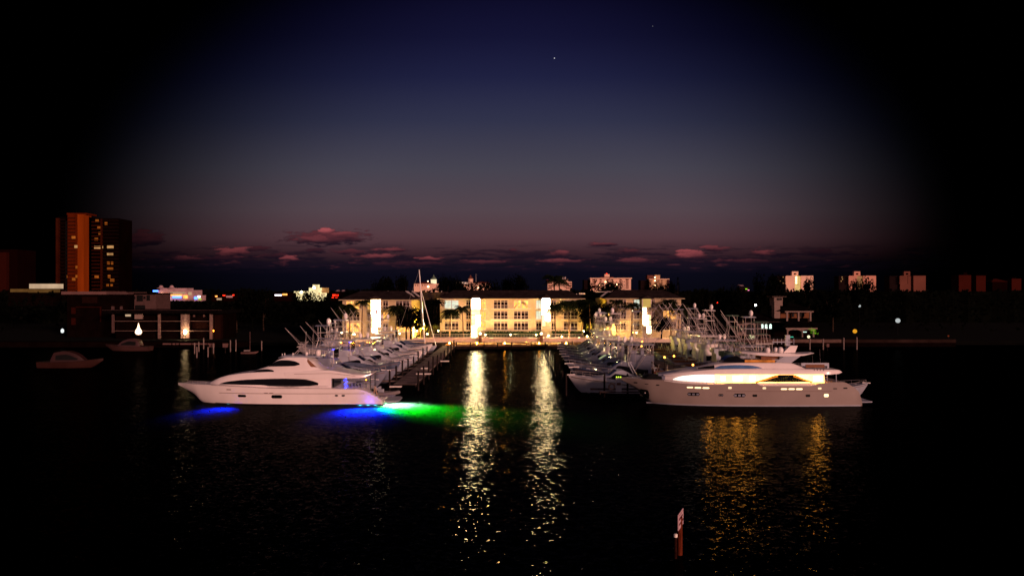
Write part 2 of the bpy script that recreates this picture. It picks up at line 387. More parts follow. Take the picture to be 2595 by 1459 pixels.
# clouds
cv = N('ShaderNodeCombineXYZ'); L(ax, cv.inputs[0]); L(el, cv.inputs[1])
def noise(sx, sy, scale, detail=6, off=(0, 0, 0)):
    mp = N('ShaderNodeMapping'); mp.inputs['Scale'].default_value = (sx, sy, 1); mp.inputs['Location'].default_value = off
    L(cv.outputs[0], mp.inputs['Vector']); n = N('ShaderNodeTexNoise'); n.inputs['Scale'].default_value = scale
    n.inputs['Detail'].default_value = detail; n.inputs['Roughness'].default_value = .6; L(mp.outputs[0], n.inputs['Vector']); return n.outputs['Fac']
n1 = noise(16, 70, 3.2, 8); n2 = noise(12, 40, 3.5, 8, off=(3.1, 1.7, 0))
w1 = mth('MULTIPLY', mth('SUBTRACT', n1, .5), 3.2); w2 = mth('MULTIPLY', mth('SUBTRACT', n2, .5), 3.0)
CL = [(830,602,118,21,.42),(800,607,60,12,.6),(826,585,22,13,1.9),(870,594,40,10,.8),(590,638,50,15,1.05),(655,630,30,9,.25),(735,655,34,8,1.0),(362,606,66,22,.35),(800,634,28,8,.15),
      (885,638,44,8,.35),(985,633,46,7,.7),(950,649,60,9,.8),(1095,655,40,7,.9),(700,648,40,9,.2),(1748,645,42,14,1.25),(1740,653,80,8,.12),(1417,641,32,11,.75),
      (1525,619,38,6,.55),(1588,636,38,8,.35),(1810,629,42,8,.7),(1932,640,38,12,.8),(2072,638,46,9,.12),(1300,634,24,5,.3),
      (1420,662,60,7,.6),(1600,660,70,8,.45),(1230,664,80,6,.35),(1880,662,80,7,.25),(470,655,60,9,.5),(1040,668,120,7,.15),(560,655,70,7,.12)]
mask = shade = None
for (u, v, ru, rv, br) in CL:
    a0, e0, ra, re = (u-UC)/F, (VH-v)/F, ru/F, rv/F
    qa = mth('ADD', mth('MULTIPLY', mth('SUBTRACT', ax, a0), 1/ra), mth('MULTIPLY', w2, .8))
    qe = mth('MULTIPLY', mth('SUBTRACT', el, e0), 1/re)
    qn = mth('ADD', qe, w1)
    d = mth('ADD', mth('MULTIPLY', qa, qa), mth('MULTIPLY', qn, qn))
    m_ = mrange(d, .30, 1.20, 1, 0)
    s_ = mth('MULTIPLY', mth('MULTIPLY', mrange(mth('ADD', qe, mth('MULTIPLY', w2, .6)), -.75, .55, 0.02, 1), br), m_)
    mask = m_ if mask is None else mth('MAXIMUM', mask, m_)
    shade = s_ if shade is None else mth('MAXIMUM', shade, s_)
# low banks of cloud along the horizon
n3 = noise(5, 44, 3.0, 7, (7.7, 2.2, 0)); n4 = noise(10, 70, 3.0, 5, (1.3, 9.2, 0))
band = mth('MULTIPLY', mrange(el, .022, .036, 0, 1), mrange(el, .046, .070, 1, 0))
bank = mth('MULTIPLY', mrange(mth('MULTIPLY', n3, mrange(el, .036, .070, 1.0, .84)), .43, .52, 0, .9), band)
mask = mth('MAXIMUM', mask, bank)
shade = mth('MAXIMUM', shade, mth('MULTIPLY', mth('MULTIPLY', mrange(n4, .54, .72, 0, 1), bank), .40))
ccol = vmix(mth('MULTIPLY', shade, .52, clamp=True), s2l(24,16,30), s2l(176,84,88))
cs = N('ShaderNodeVectorMath'); cs.operation = 'SCALE'; L(ccol, cs.inputs[0]); L(mth('POWER', fall, .8), cs.inputs['Scale'])
skyc = vmix(mth('MULTIPLY', mask, .93), base.outputs[0], cs.outputs[0])
# two early stars
for (u, v, r) in ((1405, 148, 1.5), (1654, 67, 1.2)):
    a0, e0 = (u-UC)/F, (VH-v)/F
    p1_, p2_ = mth('SUBTRACT', ax, a0), mth('SUBTRACT', el, e0)
    d = mth('ADD', mth('MULTIPLY', p1_, p1_), mth('MULTIPLY', p2_, p2_))
    skyc = vmix(mrange(d, (r/F)**2*.3, (r/F)**2, 1 if r > 1.3 else .2, 0), skyc, (.75, .75, .8))
front = mrange(dy, .02, .12, 0, 1); up = mrange(dz, -.004, .001, 0, 1)
rear = N('ShaderNodeVectorMath'); rear.operation = 'SCALE'; rear.inputs[0].default_value = (.085, .062, .085)
L(mth('MULTIPLY', mth('SUBTRACT', 1.0, front), up), rear.inputs['Scale'])
fs = N('ShaderNodeVectorMath'); fs.operation = 'SCALE'; L(skyc, fs.inputs[0]); L(mth('MULTIPLY', front, up), fs.inputs['Scale'])
tot = N('ShaderNodeVectorMath'); tot.operation = 'ADD'; L(rear.outputs[0], tot.inputs[0]); L(fs.outputs[0], tot.inputs[1])
bg = N('ShaderNodeBackground'); bg.inputs['Strength'].default_value = 1.0; L(tot.outputs[0], bg.inputs['Color'])
nis = N('ShaderNodeTexSky'); nis.sky_type = 'NISHITA'; nis.sun_disc = False; nis.sun_elevation = R(1); nis.sun_rotation = R(180)-SUN_AZ
bg2 = N('ShaderNodeBackground'); L(nis.outputs[0], bg2.inputs['Color']); L(mth('MULTIPLY', mth('MULTIPLY', fall, front), .0006), bg2.inputs['Strength'])
ad = N('ShaderNodeAddShader'); L(bg.outputs[0], ad.inputs[0]); L(bg2.outputs[0], ad.inputs[1])
wo = N('ShaderNodeOutputWorld'); L(ad.outputs[0], wo.inputs['Surface'])
world.cycles.sampling_method = 'MANUAL'; world.cycles.sample_map_resolution = 512

# ------------------------------------------------------------------ water, bed, land
def water_mat():
    m, nt, out = nodes('harbour_water'); N = nt.nodes.new; L = nt.links.new
    tc = N('ShaderNodeTexCoord'); vec = None
    for (sx, sy, amp, det, off) in ((1.8, 2.5, .19, 4, 0), (4.8, 6.6, .185, 3, 5), (.10, .2, .03, 2, 11)):
        mp = N('ShaderNodeMapping'); mp.inputs['Scale'].default_value = (sx, sy, 1); mp.inputs['Location'].default_value = (off, off*.7, off*.3)
        mp.inputs['Rotation'].default_value = (0, 0, .25)
        L(tc.outputs['Object'], mp.inputs[0]); nz = N('ShaderNodeTexNoise'); nz.inputs['Scale'].default_value = 1.0
        nz.inputs['Detail'].default_value = det; nz.inputs['Distortion'].default_value = .4; L(mp.outputs[0], nz.inputs['Vector'])
        s = N('ShaderNodeVectorMath'); s.operation = 'SUBTRACT'; L(nz.outputs['Color'], s.inputs[0]); s.inputs[1].default_value = (.5, .5, .5)
        k = N('ShaderNodeVectorMath'); k.operation = 'MULTIPLY'; L(s.outputs[0], k.inputs[0]); k.inputs[1].default_value = (amp*2.6, amp*2.75, 0)
        if vec is None: vec = k.outputs[0]
        else:
            a = N('ShaderNodeVectorMath'); L(vec, a.inputs[0]); L(k.outputs[0], a.inputs[1]); vec = a.outputs[0]
    a = N('ShaderNodeVectorMath'); L(vec, a.inputs[0]); a.inputs[1].default_value = (0, 0, 1)
    n = N('ShaderNodeVectorMath'); n.operation = 'NORMALIZE'; L(a.outputs[0], n.inputs[0])
    fr = N('ShaderNodeFresnel'); fr.inputs['IOR'].default_value = 2.0; L(n.outputs[0], fr.inputs['Normal'])
    g = N('ShaderNodeBsdfGlossy'); g.inputs['Roughness'].default_value = .04; g.inputs['Color'].default_value = (.038, .037, .035, 1); L(n.outputs[0], g.inputs['Normal'])
    rf = N('ShaderNodeBsdfRefraction'); rf.inputs['IOR'].default_value = 1.33; rf.inputs['Roughness'].default_value = .25
    rf.inputs['Color'].default_value = (.05, .06, .06, 1); L(n.outputs[0], rf.inputs['Normal'])
    mx = N('ShaderNodeMixShader'); L(fr.outputs[0], mx.inputs[0]); L(rf.outputs[0], mx.inputs[1]); L(g.outputs[0], mx.inputs[2])
    L(mx.outputs[0], out.inputs['Surface'])
    return m
M['water'] = water_mat()
M['bed'] = mat('silty_harbour_bed', (.40, .46, .40), 1, var=.12, scale=.4)
def sheet(name, x0, x1, y0, y1, z, m):
    o = MB().add([(x0,y0,z),(x1,y0,z),(x1,y1,z),(x0,y1,z)], [(0,1,2,3)]).build(name, m); return tag(o, kind='structure')
sheet('water', -1500, 1500, -40, 260, 0, M['water'])
sheet('harbour_bed', -1500, 1500, -40, 260, -3.0, M['bed'])
sheet('ground', -7000, 7000, 214, 8000, 1.1, M['soil'])

# ------------------------------------------------------------------ left motor yacht
def yacht_left():
    Y0 = 104.3; x0 = X(451, 107.3)
    root = thing('motor_yacht', 'large white motor yacht with blue and green underwater lights, left of the channel', 'motor yacht', (x0, 107.4, 0))
    S = lambda c, Y=Y0: X(440+c*.3108, Y) - x0
    Zz = lambda c, Y=Y0: Z(820+c*.3108, Y)
    P = lambda pts, Y=Y0: [(S(a, Y), Zz(b, Y)) for a, b in pts]
    sheer = cur([(0, 2.75)] + P([(350,505),(650,516),(760,523),(1100,524),(1480,531),(1555,546),(1640,590),(1700,628)]))
    stem = cur([(0, 2.45), (S(80,107.2), 2.0), (S(165,107.2), 1.1), (S(230,107.2), -.05), (S(300,107), -.5), (S(420,106), -.7), (S(1700), -.7)])
    wt = cur([(0, .05), (1.5, 1.0), (3.5, 1.75), (7, 2.55), (12, 3.05), (18, 3.2), (26, 3.1), (31, 2.9)])
    wb = cur([(0, .02), (S(230,107.2), .05), (6, .9), (9, 1.9), (14, 2.75), (20, 3.0), (31, 2.8)])
    hull = Body(0, S(1700), stem, sheer, wb, wt, 64, 10, .75, .03)
    hull.mesh(MB_ := MB()); MB_.build('hull', M['gel'], root, 35)
    bt = MB(); patch(bt, hull, S(300), S(1690), K(-.1), K(.10), 40, 1, .012); bt.build('waterline_stripe', M['boot'], root)
    rr = MB(); patch(rr, hull, S(350), S(1555), K(Zz(571)), K(Zz(567)), 40, 1, .03); rr.build('rubbing_strake', M['line'], root)
    gr = MB(); patch(gr, hull, S(290), S(1480), lambda s: sheer(s)-.06, lambda s: sheer(s)-.015, 40, 1, .03); gr.build('gunwale_line', M['line'], root)
    for (a, b, c, d, k) in ((512,585,580,602,5),(795,887,580,608,5),(1313,1342,578,592,2),(1368,1398,578,592,2)):
        m = MB(); lo, up = oval(S((a+b)/2), Zz((c+d)/2), (S(b)-S(a))/2, (Zz(c)-Zz(d))/2, k)
        patch(m, hull, S(a), S(b), lo, up, 14, 2, .02); m.build('porthole', M['glass'], root)
    for (a, b, c, d) in ((420,458,536,544),(738,770,563,571),(778,813,563,571)):
        m = MB(); patch(m, hull, S(a), S(b), K(Zz(d)), K(Zz(c)), 2, 1, .035); m.build('hull_vent', M['line'], root)
    Sh = lambda c, Y=104.95: S(c, Y)
    Ph = lambda pts, Y=104.95: P(pts, Y)
    Zh = lambda c, Y=104.95: Zz(c, Y)
    # main deckhouse
    h_top = cur(Ph([(245,492),(330,455),(450,422),(620,402),(900,392),(1300,392)]))
    house = Body(Sh(245), Sh(1285), lambda s: sheer(s)-.3, h_top, cur([(Sh(245), .5), (Sh(330), 1.5), (Sh(450), 2.1), (Sh(650), 2.45), (Sh(1300), 2.6)]),
                 cur([(Sh(245), .3), (Sh(330), 1.2), (Sh(450), 1.75), (Sh(650), 2.15), (Sh(1300), 2.3)]), 48, 8, 1, .05, .12)
    m = MB(); house.mesh(m); m.build('deckhouse', M['gel'], root, 40)
    lo = cur(Ph([(355,497),(700,499),(800,508),(950,515),(1080,508),(1180,499)])); up = cur(Ph([(355,495),(420,476),(520,463),(600,456),(900,447),(1060,452),(1140,468),(1180,482)]))
    m = MB(); patch(m, house, Sh(355), Sh(1180), lo, up, 40, 3, .03); m.build('saloon_window', M['glass'], root)
    Sd = lambda c, Y=104.8: S(c, Y)
    Pd = lambda pts, Y=104.8: P(pts, Y)
    Zd = lambda c, Y=104.8: Zz(c, Y)
    # boat deck overhang running aft
    d_up = cur(Pd([(900,398),(1240,380),(1380,398),(1480,416),(1560,418),(1610,408)])); d_lo = cur(Pd([(900,440),(1180,450),(1300,445),(1500,444),(1570,432),(1612,414)]))
    deck = Body(Sd(900), Sd(1610), d_lo, d_up, cur([(Sd(900), 2.3), (Sd(1180), 2.65), (Sd(1500), 2.6), (Sd(1612), 1.8)]), cur([(Sd(900), 2.3), (Sd(1180), 2.5), (Sd(1500), 2.5), (Sd(1612), 1.8)]), 30, 5, 1, .02, .1)
    m = MB(); deck.mesh(m); m.build('boat_deck', M['gel'], root, 40)
    m = MB(); patch(m, deck, Sd(980), Sd(1480), lambda s: d_lo(s)+.62*(d_up(s)-d_lo(s)), lambda s: d_lo(s)+.62*(d_up(s)-d_lo(s))+.05, 24, 1, .02); m.build('styling_line', M['line'], root)
    Su = lambda c, Y=105.7: S(c, Y)
    Pu = lambda pts, Y=105.7: P(pts, Y)
    Zu = lambda c, Y=105.7: Zz(c, Y)
    # upper house and flybridge
    u_top = cur(Pu([(590,408),(680,376),(760,350),(830,305),(870,287),(960,272),(1075,276),(1110,300),(1160,345),(1190,362),(1245,378)]))
    uh = Body(Su(590), Su(1245), K(Zu(412)), u_top, cur([(Su(590), .9), (Su(700), 1.7), (Su(850), 2.1), (Su(1245), 2.3)]), cur([(Su(590), .7), (Su(700), 1.3), (Su(850), 1.6), (Su(1245), 1.9)]), 40, 10, 1, .06, .15)
    m = MB(); uh.mesh(m); m.build('upper_house', M['gel'], root, 40)
    lo = cur(Pu([(615,403),(815,401),(822,392)])); up = cur(Pu([(615,402),(660,385),(700,375),(760,370),(810,376),(822,382)]))
    m = MB(); patch(m, uh, Su(615), Su(822), lo, up, 20, 3, .03); m.build('forward_window', M['glass'], root)
    lo = cur(Pu([(768,349),(900,346),(980,343),(1032,333)])); up = cur(Pu([(768,347),(800,326),(835,306),(880,297),(930,296),(990,305),(1032,322)]))
    m = MB(); patch(m, uh, Su(768), Su(1032), lo, up, 24, 3, .03); m.build('pilothouse_window', M['glass'], root)
    lo = cur(Pu([(1090,305),(1130,350),(1160,352),(1240,372)])); up = cur(Pu([(1090,290),(1110,288),(1160,325),(1200,345),(1240,366)]))
    m = MB(); patch(m, uh, Su(1092), Su(1238), lambda s: min(lo(s), up(s)-.02), lambda s: min(up(s), u_top(s)-.02), 20, 3, .03); m.build('flybridge_seating', M['teak'], root)
    ht = Body(Su(840), Su(1190), cur(Pu([(840,284),(900,272),(1190,272)], 106)), cur(Pu([(840,280),(900,262),(1190,263)], 106)), cur([(Su(840), 1.1), (Su(900), 1.7), (Su(1190), 1.8)]), cur([(Su(840), 1.0), (Su(900), 1.6), (Su(1190), 1.7)]), 16, 3, 1, .04)
    m = MB(); ht.mesh(m); m.build('hardtop', M['gel2'], root, 40)
    zt = Zu(262, 106)
    def dome(s, y, r, par=root):
        MB().lathe((s, y, zt), [(r*.7, 0), (r*.85, r*.3), (r, r*.9), (r*.95, r*1.5), (r*.7, r*1.95), (.02, r*2.15)], 14).build('satellite_dome', M['gel'], par, 60)
    dome(Su(1165), -.8, .40); dome(Su(1060), -.2, .22)
    for s, y, r in ((872,-.9,.07),(885,-.5,.09),(960,-.9,.12)):
        MB().lathe((Su(s), y, zt-.1), [(r*.5,0),(r*.5,.15),(r,.2),(r,.2+r*1.4),(r*.3,.25+r*2)], 10).build('navigation_light', M['gel'], root, 60)
    for s, y, h in ((1058,-.5,3.4),(1120,-.9,3.0),(1035,.6,2.2)):
        MB().tube([(Su(s), y, zt-.2), (Su(s)+.05, y, zt+h)], .03, .012).build('whip_antenna', M['alu'], root)
    m = MB()
    for s, y in ((955,-1.0),(955,.9)): m.tube([(Su(s), y, zt-.05), (Su(1068), y*.35, zt+2.0)], .05)
    for z in (.6, 1.15): m.tube([(Su(985)+z*.6, -.9+.2*z, zt+z), (Su(1230), -.6, zt+z)], .035)
    m.tube([(Su(1000), -.9, zt+.6), (Su(1000), .8, zt+.6)], .04); m.box(Su(990), Su(1040), -.3, .3, zt+1.2, zt+1.32)
    m.build('radar_mast', M['alu'], root)
    # aft deck: dark bulkhead with glass door, furniture, pole wound with blue lights, stair
    m = MB(); zf = sheer(S(1400))-.35; m.box(S(1288), S(1296), -2.3, 2.3, zf, Zz(448)); m.build('aft_bulkhead', M['glass'], root)
    m = MB(); m.box(S(1300), S(1560), -2.75, 2.75, zf-.06, zf); m.build('aft_deck_floor', M['teak'], root)
    m = MB()
    for i in range(4):
        a = S(1430 + i*26); m.box(a, a+.33, -1.4, -.95, zf, zf+.5); m.box(a, a+.1, -1.4, -.95, zf+.5, zf+.95)
    m.box(S(1420), S(1540), -.8, .2, zf, zf+.72); m.build('aft_deck_chairs', M['gel3'], root)
    pole = MB().tube([(S(1395), -2.35, zf), (S(1395), -2.35, Zz(446))], .05).build('blue_lit_pole', M['alu'], root)
    for i in range(9):
        t = i/8; a = i*2.2
        MB().sphere((S(1395)+.22*math.cos(a), -2.4+.1*math.sin(a), zf+.05+(Zz(450)-zf-.1)*t), .075, n=8, m=6).build('blue_bulb', M['e_blue'], pole)
    MB().sphere((S(1548), -1.2, Zz(470)), .10, n=8, m=6).build('aft_deck_lamp', M['e_orange'], root)
    m = MB()
    for c in (1590,): m.tube([(S(c), -1.8, zf), (S(c), -1.8, Zz(420))], .06)
    m.tube([(S(1590), 1.8, zf), (S(1590), 1.8, Zz(420))], .06); m.build('overhang_post', M['black'], root)
    m = MB(); zr = lambda s: sheer(s)+.28
    pts = [(S(c), -(hull.y(S(c), sheer(S(c)))-.08), zr(S(c))) for c in range(780, 1300, 40)]
    m.tube(pts, .025, n=5)
    for p in pts[::2]: m.tube([(p[0], p[1], p[2]-.3), p], .018, n=4)
    m.build('side_deck_rail', M['steel'], root)
    m = MB(); pts = [(S(c), -(hull.y(S(c), sheer(S(c)))-.1), sheer(S(c))+.45) for c in range(60, 260, 25)]
    m.tube(pts, .022, n=5)
    for p in pts: m.tube([(p[0], p[1], p[2]-.5), p], .018, n=4)
    m.build('bow_rail', M['steel'], root)
    m = MB()
    for i in range(6): m.box(S(1600)+i*.33, S(1600)+i*.33+.34, -2.6, -1.5, .3, 1.75-.25*i)
    m.build('transom_stair', M['gel2'], root)
    m = MB(); m.tube([(S(1625), -2.3, 1.5), (S(1632), -2.3, 2.55), (S(1650), -2.3, 1.3)], .09, n=6); m.build('stair_handrail', M['seat'], root)
    sw = MB(); sw.prism_z([(S(1660), -2.9), (S(1800), -2.5), (S(1825), -1.5), (S(1825), 1.5), (S(1800), 2.5), (S(1660), 2.9)], .28, .45); sw.build('swim_platform', M['gel2'], root)
    # lamps on the hull just under the waterline, each a fan of downward tilted beams
    def lamp(s, y, z, az, fan, pitch, half, col, e, m_, r=.10):
        o = MB().sphere((s, y, z), r, n=8, m=6).build('underwater_light', m_, root)
        for k in fan:
            a = R(az+k); d = Vector((math.cos(a)*math.cos(R(pitch)), math.sin(a)*math.cos(R(pitch)), -math.sin(R(pitch))))
            li = bpy.data.lights.new('underwater_beam', 'SPOT'); li.energy = e; li.color = col; li.spot_size = R(2*half); li.spot_blend = 1; li.shadow_soft_size = .12
            b = bpy.data.objects.new('underwater_beam', li); COL.objects.link(b); b.parent = o
            q = Vector((d.x, d.y, 0)).normalized()*.3
            b.location = Vector((s, y, z)) + q; b.rotation_euler = (-d).to_track_quat('Z', 'Y').to_euler()
    for c in (1520, 1585, 1645):
        s = S(c); y = -hull.y(s, -.35)-.12
        lamp(s, y, -.30, -90, (0,), 60, 55, (0, .012, 1), 150000, M['e_cyan'], .17)
    s = S(415); lamp(s, -hull.y(s, -.3)-.1, -.30, -100, (0,), 55, 48, (0, .012, 1), 60000, M['e_cyan'], .07)
    lamp(S(1712), -1.2, -.30, -30, (0,), 55, 54, (.003, 1, .010), 640000, M['e_green'], .16)
    lamp(S(1712), .6, -.30, -20, (0,), 66, 50, (.6, 1, .7), 200000, M['e_green'], .16)
    # added lamp in place of underwater blue light reaching the hull above water
    li = bpy.data.lights.new('quarter_wash', 'SPOT'); li.energy = 90; li.color = (.12, .08, 1); li.spot_size = R(150); li.spot_blend = 1; li.shadow_soft_size = .2
    o = bpy.data.objects.new('quarter_wash_light', li); COL.objects.link(o); o.parent = root
    o.location = (S(1600), -hull.y(S(1600), .1)-1.1, .12); o.rotation_euler = Vector((0, -.75, -.65)).to_track_quat('Z', 'Y').to_euler()
    # tender on the platform
    t = thing('tender', 'small grey inflatable tender resting on the stern platform of the white yacht', 'tender', (x0+S(1605), 106.6, 1.0), R(-16))
    m = MB(); pts = [(0,-.75,.35),(2.4,-.78,.40),(3.5,-.5,.55),(3.95,0,.65),(3.5,.5,.55),(2.4,.78,.40),(0,.75,.35)]
    m.tube(pts, .26, n=8); m.build('inflatable_tube', M['rubber'], t, 60)
    m = MB(); m.box(.05, 3.2, -.55, .55, .05, .30); m.build('floor', M['gel3'], t)
    m = MB(); m.box(.9, 1.5, -.35, .35, .3, 1.0); m.box(.9, 1.05, -.35, .35, 1.0, 1.35); m.build('seat', M['gel2'], t)
    m = MB(); m.box(-.35, .1, -.22, .22, .2, .95); m.build('outboard_motor', M['black'], t)
    return root
YL = yacht_left()

# ------------------------------------------------------------------ right motor yacht
def yacht_right():
    Y0 = 102.8; x0 = X(1575.8, 105.6)
    root = thing('motor_yacht', 'long taupe motor yacht with glowing saloon windows, right of the channel', 'motor yacht', (x0, 106.2, 0))
    S = lambda c, Y=Y0: X(1500+c*.3108, Y) - x0
    Zz = lambda c, Y=Y0: Z(820+c*.3108, Y)
    P = lambda pts, Y=Y0: [(S(a, Y), Zz(b, Y)) for a, b in pts]
    sheer = cur([(0, 3.72), (S(380), Zz(456, 104))] + P([(600,466),(690,478),(850,488),(1050,490),(1120,482),(1340,483),(1390,497),(1780,498),(1850,487),(2050,476),(2130,510),(2180,550),(2212,600),(2216,640)]))
    stem = cur([(0, 3.35), (S(400,106), Zz(560,106)), (S(475,106), Zz(645,106)), (S(560,106), -.4), (S(700), -.8), (S(2216), -.8)])
    wt = cur([(0, .05), (1.8, 1.2), (4, 2.1), (8, 2.9), (13, 3.3), (20, 3.4), (30, 3.2), (34, 2.9)])
    wb = cur([(0, .02), (S(475), .06), (7, 1.2), (11, 2.4), (16, 3.0), (24, 3.15), (34, 2.8)])
    hull = Body(0, S(2216), stem, sheer, wb, wt, 70, 10, .7, .03)
    m = MB(); hull.mesh(m); m.build('hull', M['taupe'], root, 35)
    m = MB(); patch(m, hull, S(480), S(2205), K(-.06), lambda s: .16, 40, 1, .012); m.build('waterline_stripe', M['gel2'], root)
    m = MB(); patch(m, hull, S(1100), S(1960), K(Zz(553)), K(Zz(550)), 40, 1, .02); m.build('rubbing_strake', M['line'], root)
    m = MB(); patch(m, hull, S(600), S(1300), lambda s: sheer(s)-.10, lambda s: sheer(s)-.01, 30, 1, .035); m.build('bulwark_cap', M['gel'], root)
    m = MB(); patch(m, hull, S(1350), S(1830), lambda s: sheer(s)-.14, lambda s: sheer(s)-.01, 30, 1, .035); m.build('aft_bulwark_cap', M['gel'], root)
    for (a, b, c, d, mm) in ((780,832,517,527,'e_port2'),(842,897,518,530,'e_port2'),(905,962,519,531,'e_port2'),(1112,1142,514,531,'e_port'),(1391,1421,516,532,'e_port'),
                             (1540,1594,526,538,'e_port2'),(1602,1656,526,538,'e_port2'),(1664,1720,526,539,'e_port2'),(1845,1876,520,535,'e_port'),(1896,1936,573,598,'e_port2')):
        m = MB(); lo, up = oval(S((a+b)/2), Zz((c+d)/2), (S(b)-S(a))/2, (Zz(c)-Zz(d))/2, 5); patch(m, hull, S(a), S(b), lo, up, 10, 2, .025); m.build('lit_porthole', M[mm], root)
    for (a, b, c, d) in ((365,396,492,503),(538,566,505,515),(1970,2006,526,534),(2055,2092,521,532),(1310,1351,576,596),(1744,1784,576,597),(450,480,502,507)):
        m = MB(); lo, up = oval(S((a+b)/2), Zz((c+d)/2), (S(b)-S(a))/2, (Zz(c)-Zz(d))/2, 6); patch(m, hull, S(a), S(b), lo, up, 8, 1, .025); m.build('hull_slot', M['black'], root)
    for (a, b, c, d, k) in ((788,888,564,592,3),(1036,1076,574,592,2),(1158,1256,569,599,3)):
        m = MB(); lo, up = oval(S((a+b)/2), Zz((c+d)/2), (S(b)-S(a))/2, (Zz(c)-Zz(d))/2, 8); patch(m, hull, S(a), S(b), lo, up, 10, 1, .022)
        w = m.build('hull_window', M['glass'], root)
        for i in range(k):
            e = MB(); p, q = a+(b-a)*(i+.16)/k, a+(b-a)*(i+.78)/k
            patch(e, hull, S(p), S(q), K(Zz(d-6)), K(Zz(c+8)), 2, 1, .03); e.build('blind', M['gel3'], w)
    m = MB(); patch(m, hull, S(423), S(495), cur(P([(423,612),(495,636)])), cur(P([(423,552),(478,556),(495,600)])), 8, 4, .03); pk = m.build('anchor_pocket', M['black'], root)
    MB().sphere((S(460), -hull.y(S(460), 1.55)-.12, 1.55), .10, n=8, m=6).build('anchor', M['alu'], pk)
    Sh = lambda c, Y=103.5: S(c, Y)
    Ph = lambda pts, Y=103.5: P(pts, Y)
    Zh = lambda c, Y=103.5: Zz(c, Y)
    # deckhouse
    br_up = cur(Ph([(600,425),(700,404),(800,391),(1000,373),(1200,368),(1500,368),(1800,371),(1960,376),(2040,383),(2066,397)]))
    br_lo = cur(Ph([(600,432),(690,425),(780,418),(900,412),(1500,412),(1900,412),(2020,410),(2066,401)]))
    wd = cur([(Sh(600), 1.3), (Sh(700), 2.1), (Sh(850), 2.65), (Sh(1100), 2.8), (Sh(1900), 2.8)])
    house = Body(Sh(605), Sh(1900), lambda s: sheer(s)-.35, lambda s: br_lo(s)+.02, wd, lambda s: wd(s)-.22, 56, 8)
    m = MB(); house.mesh(m); m.build('deckhouse', M['gel'], root, 40)
    lo = cur(Ph([(672,461),(760,469),(900,474),(1060,479),(1060,479),(1890,479)])); up = cur(Ph([(672,457),(720,436),(780,425),(880,416),(1000,414),(1890,414)]))
    g1 = MB(); patch(g1, house, Sh(672), Sh(1000), lo, lambda s: min(up(s), br_lo(s)-.03), 24, 4, .03); g1.build('forward_saloon_window', M['e_salon2'], root)
    g2 = MB(); patch(g2, house, Sh(1003), Sh(1890), lo, lambda s: min(up(s), br_lo(s)-.03), 40, 4, .03); sal = g2.build('saloon_window', M['e_salon'], root)
    for (a, b) in ((940, 985), (1050, 1088), (1150, 1226), (1290, 1330), (1806, 1878)):
        m = MB(); patch(m, house, Sh(a), Sh(b), K(Zh(462)), K(Zh(428)), 4, 2, .05); m.build('saloon_lamp', M['e_saloon_lamp'], sal)  # bright panels added on the glass to strengthen golden water reflections
    dk = MB(); patch(dk, house, Sh(1330), Sh(1800), cur(Ph([(1330,474),(1800,474)])), cur(Ph([(1330,472),(1420,445),(1500,420),(1530,416),(1640,416),(1720,446),(1800,471)])), 30, 4, .06); dk.build('dark_window_pane', M['glass'], sal)
    am = MB()
    for (p, q) in (((1330,472),(1520,419)), ((1640,419),(1795,471))):
        c0, c1 = Ph([p, q]); f = lin([c0, c1]); patch(am, house, c0[0]+.05, c1[0]-.05, lambda s: f(s)-.22, lambda s: f(s)-.02, 14, 1, .08)
    am.build('amber_reveal', M['e_amberw'], sal)  # reveal glows by itself for saloon light falling on it
    pl = MB(); r2 = random.Random(3)
    for i in range(70):
        c = r2.uniform(1440, 1680); hgt = r2.uniform(0, 1)*(52 - abs(c-1570)*.28); s = Sh(c); z = Zh(473)+max(.05, hgt/58.); y = -house.y(s, z)-.11
        a = r2.uniform(0, 6.3); l = .16
        pl.add([(s, y, z), (s+l*math.cos(a), y-.02, z+l*math.sin(a)), (s+l*1.1*math.cos(a+.5), y, z+l*1.1*math.sin(a+.5))], [(0,1,2)])
    pl.build('plant_foliage', M['lit_leaf'], root)
    bw = lambda s: wd(s)+.22
    brow = Body(Sh(600), Sh(2066), br_lo, br_up, lambda s: bw(s) if s < Sh(1900) else bw(s)-1.3*((s-Sh(1900))/(Sh(2066)-Sh(1900)))**2, lambda s: (bw(s) if s < Sh(1900) else bw(s)-1.3*((s-Sh(1900))/(Sh(2066)-Sh(1900)))**2)-.12, 60, 4, 1, .03, .1)
    m = MB(); brow.mesh(m); m.build('upper_deck', M['gel'], root, 40)
    Sv = lambda c, Y=104.2: S(c, Y)
    Pv = lambda pts, Y=104.2: P(pts, Y)
    u_top = cur(Pv([(880,366),(960,348),(1040,333),(1200,320),(1480,315),(1620,321),(1700,346),(1750,371)]))
    uh = Body(Sv(880), Sv(1750), lambda s: br_up(s)-.05, u_top, cur([(Sv(880), .6), (Sv(960), 1.3), (Sv(1100), 2.0), (Sv(1750), 2.3)]), cur([(Sv(880), .4), (Sv(960), 1.0), (Sv(1100), 1.6), (Sv(1750), 1.9)]), 40, 8, 1, .08, .15)
    m = MB(); uh.mesh(m); m.build('upper_house', M['gel'], root, 40)
    lo = cur(Pv([(1012,369),(1388,361)])); up = cur(Pv([(1012,360),(1060,343),(1200,337),(1300,341),(1360,352),(1388,362)]))
    m = MB(); patch(m, uh, Sv(1012), Sv(1386), lo, up, 30, 3, .03); m.build('pilothouse_side_window', M['blue_glass'], root)
    m = MB(); patch(m, uh, Sv(884), Sv(1008), lambda s: br_up(s)+.02, lambda s: u_top(s)-.03, 20, 4, .02); m.build('pilothouse_windscreen', M['glass'], root)
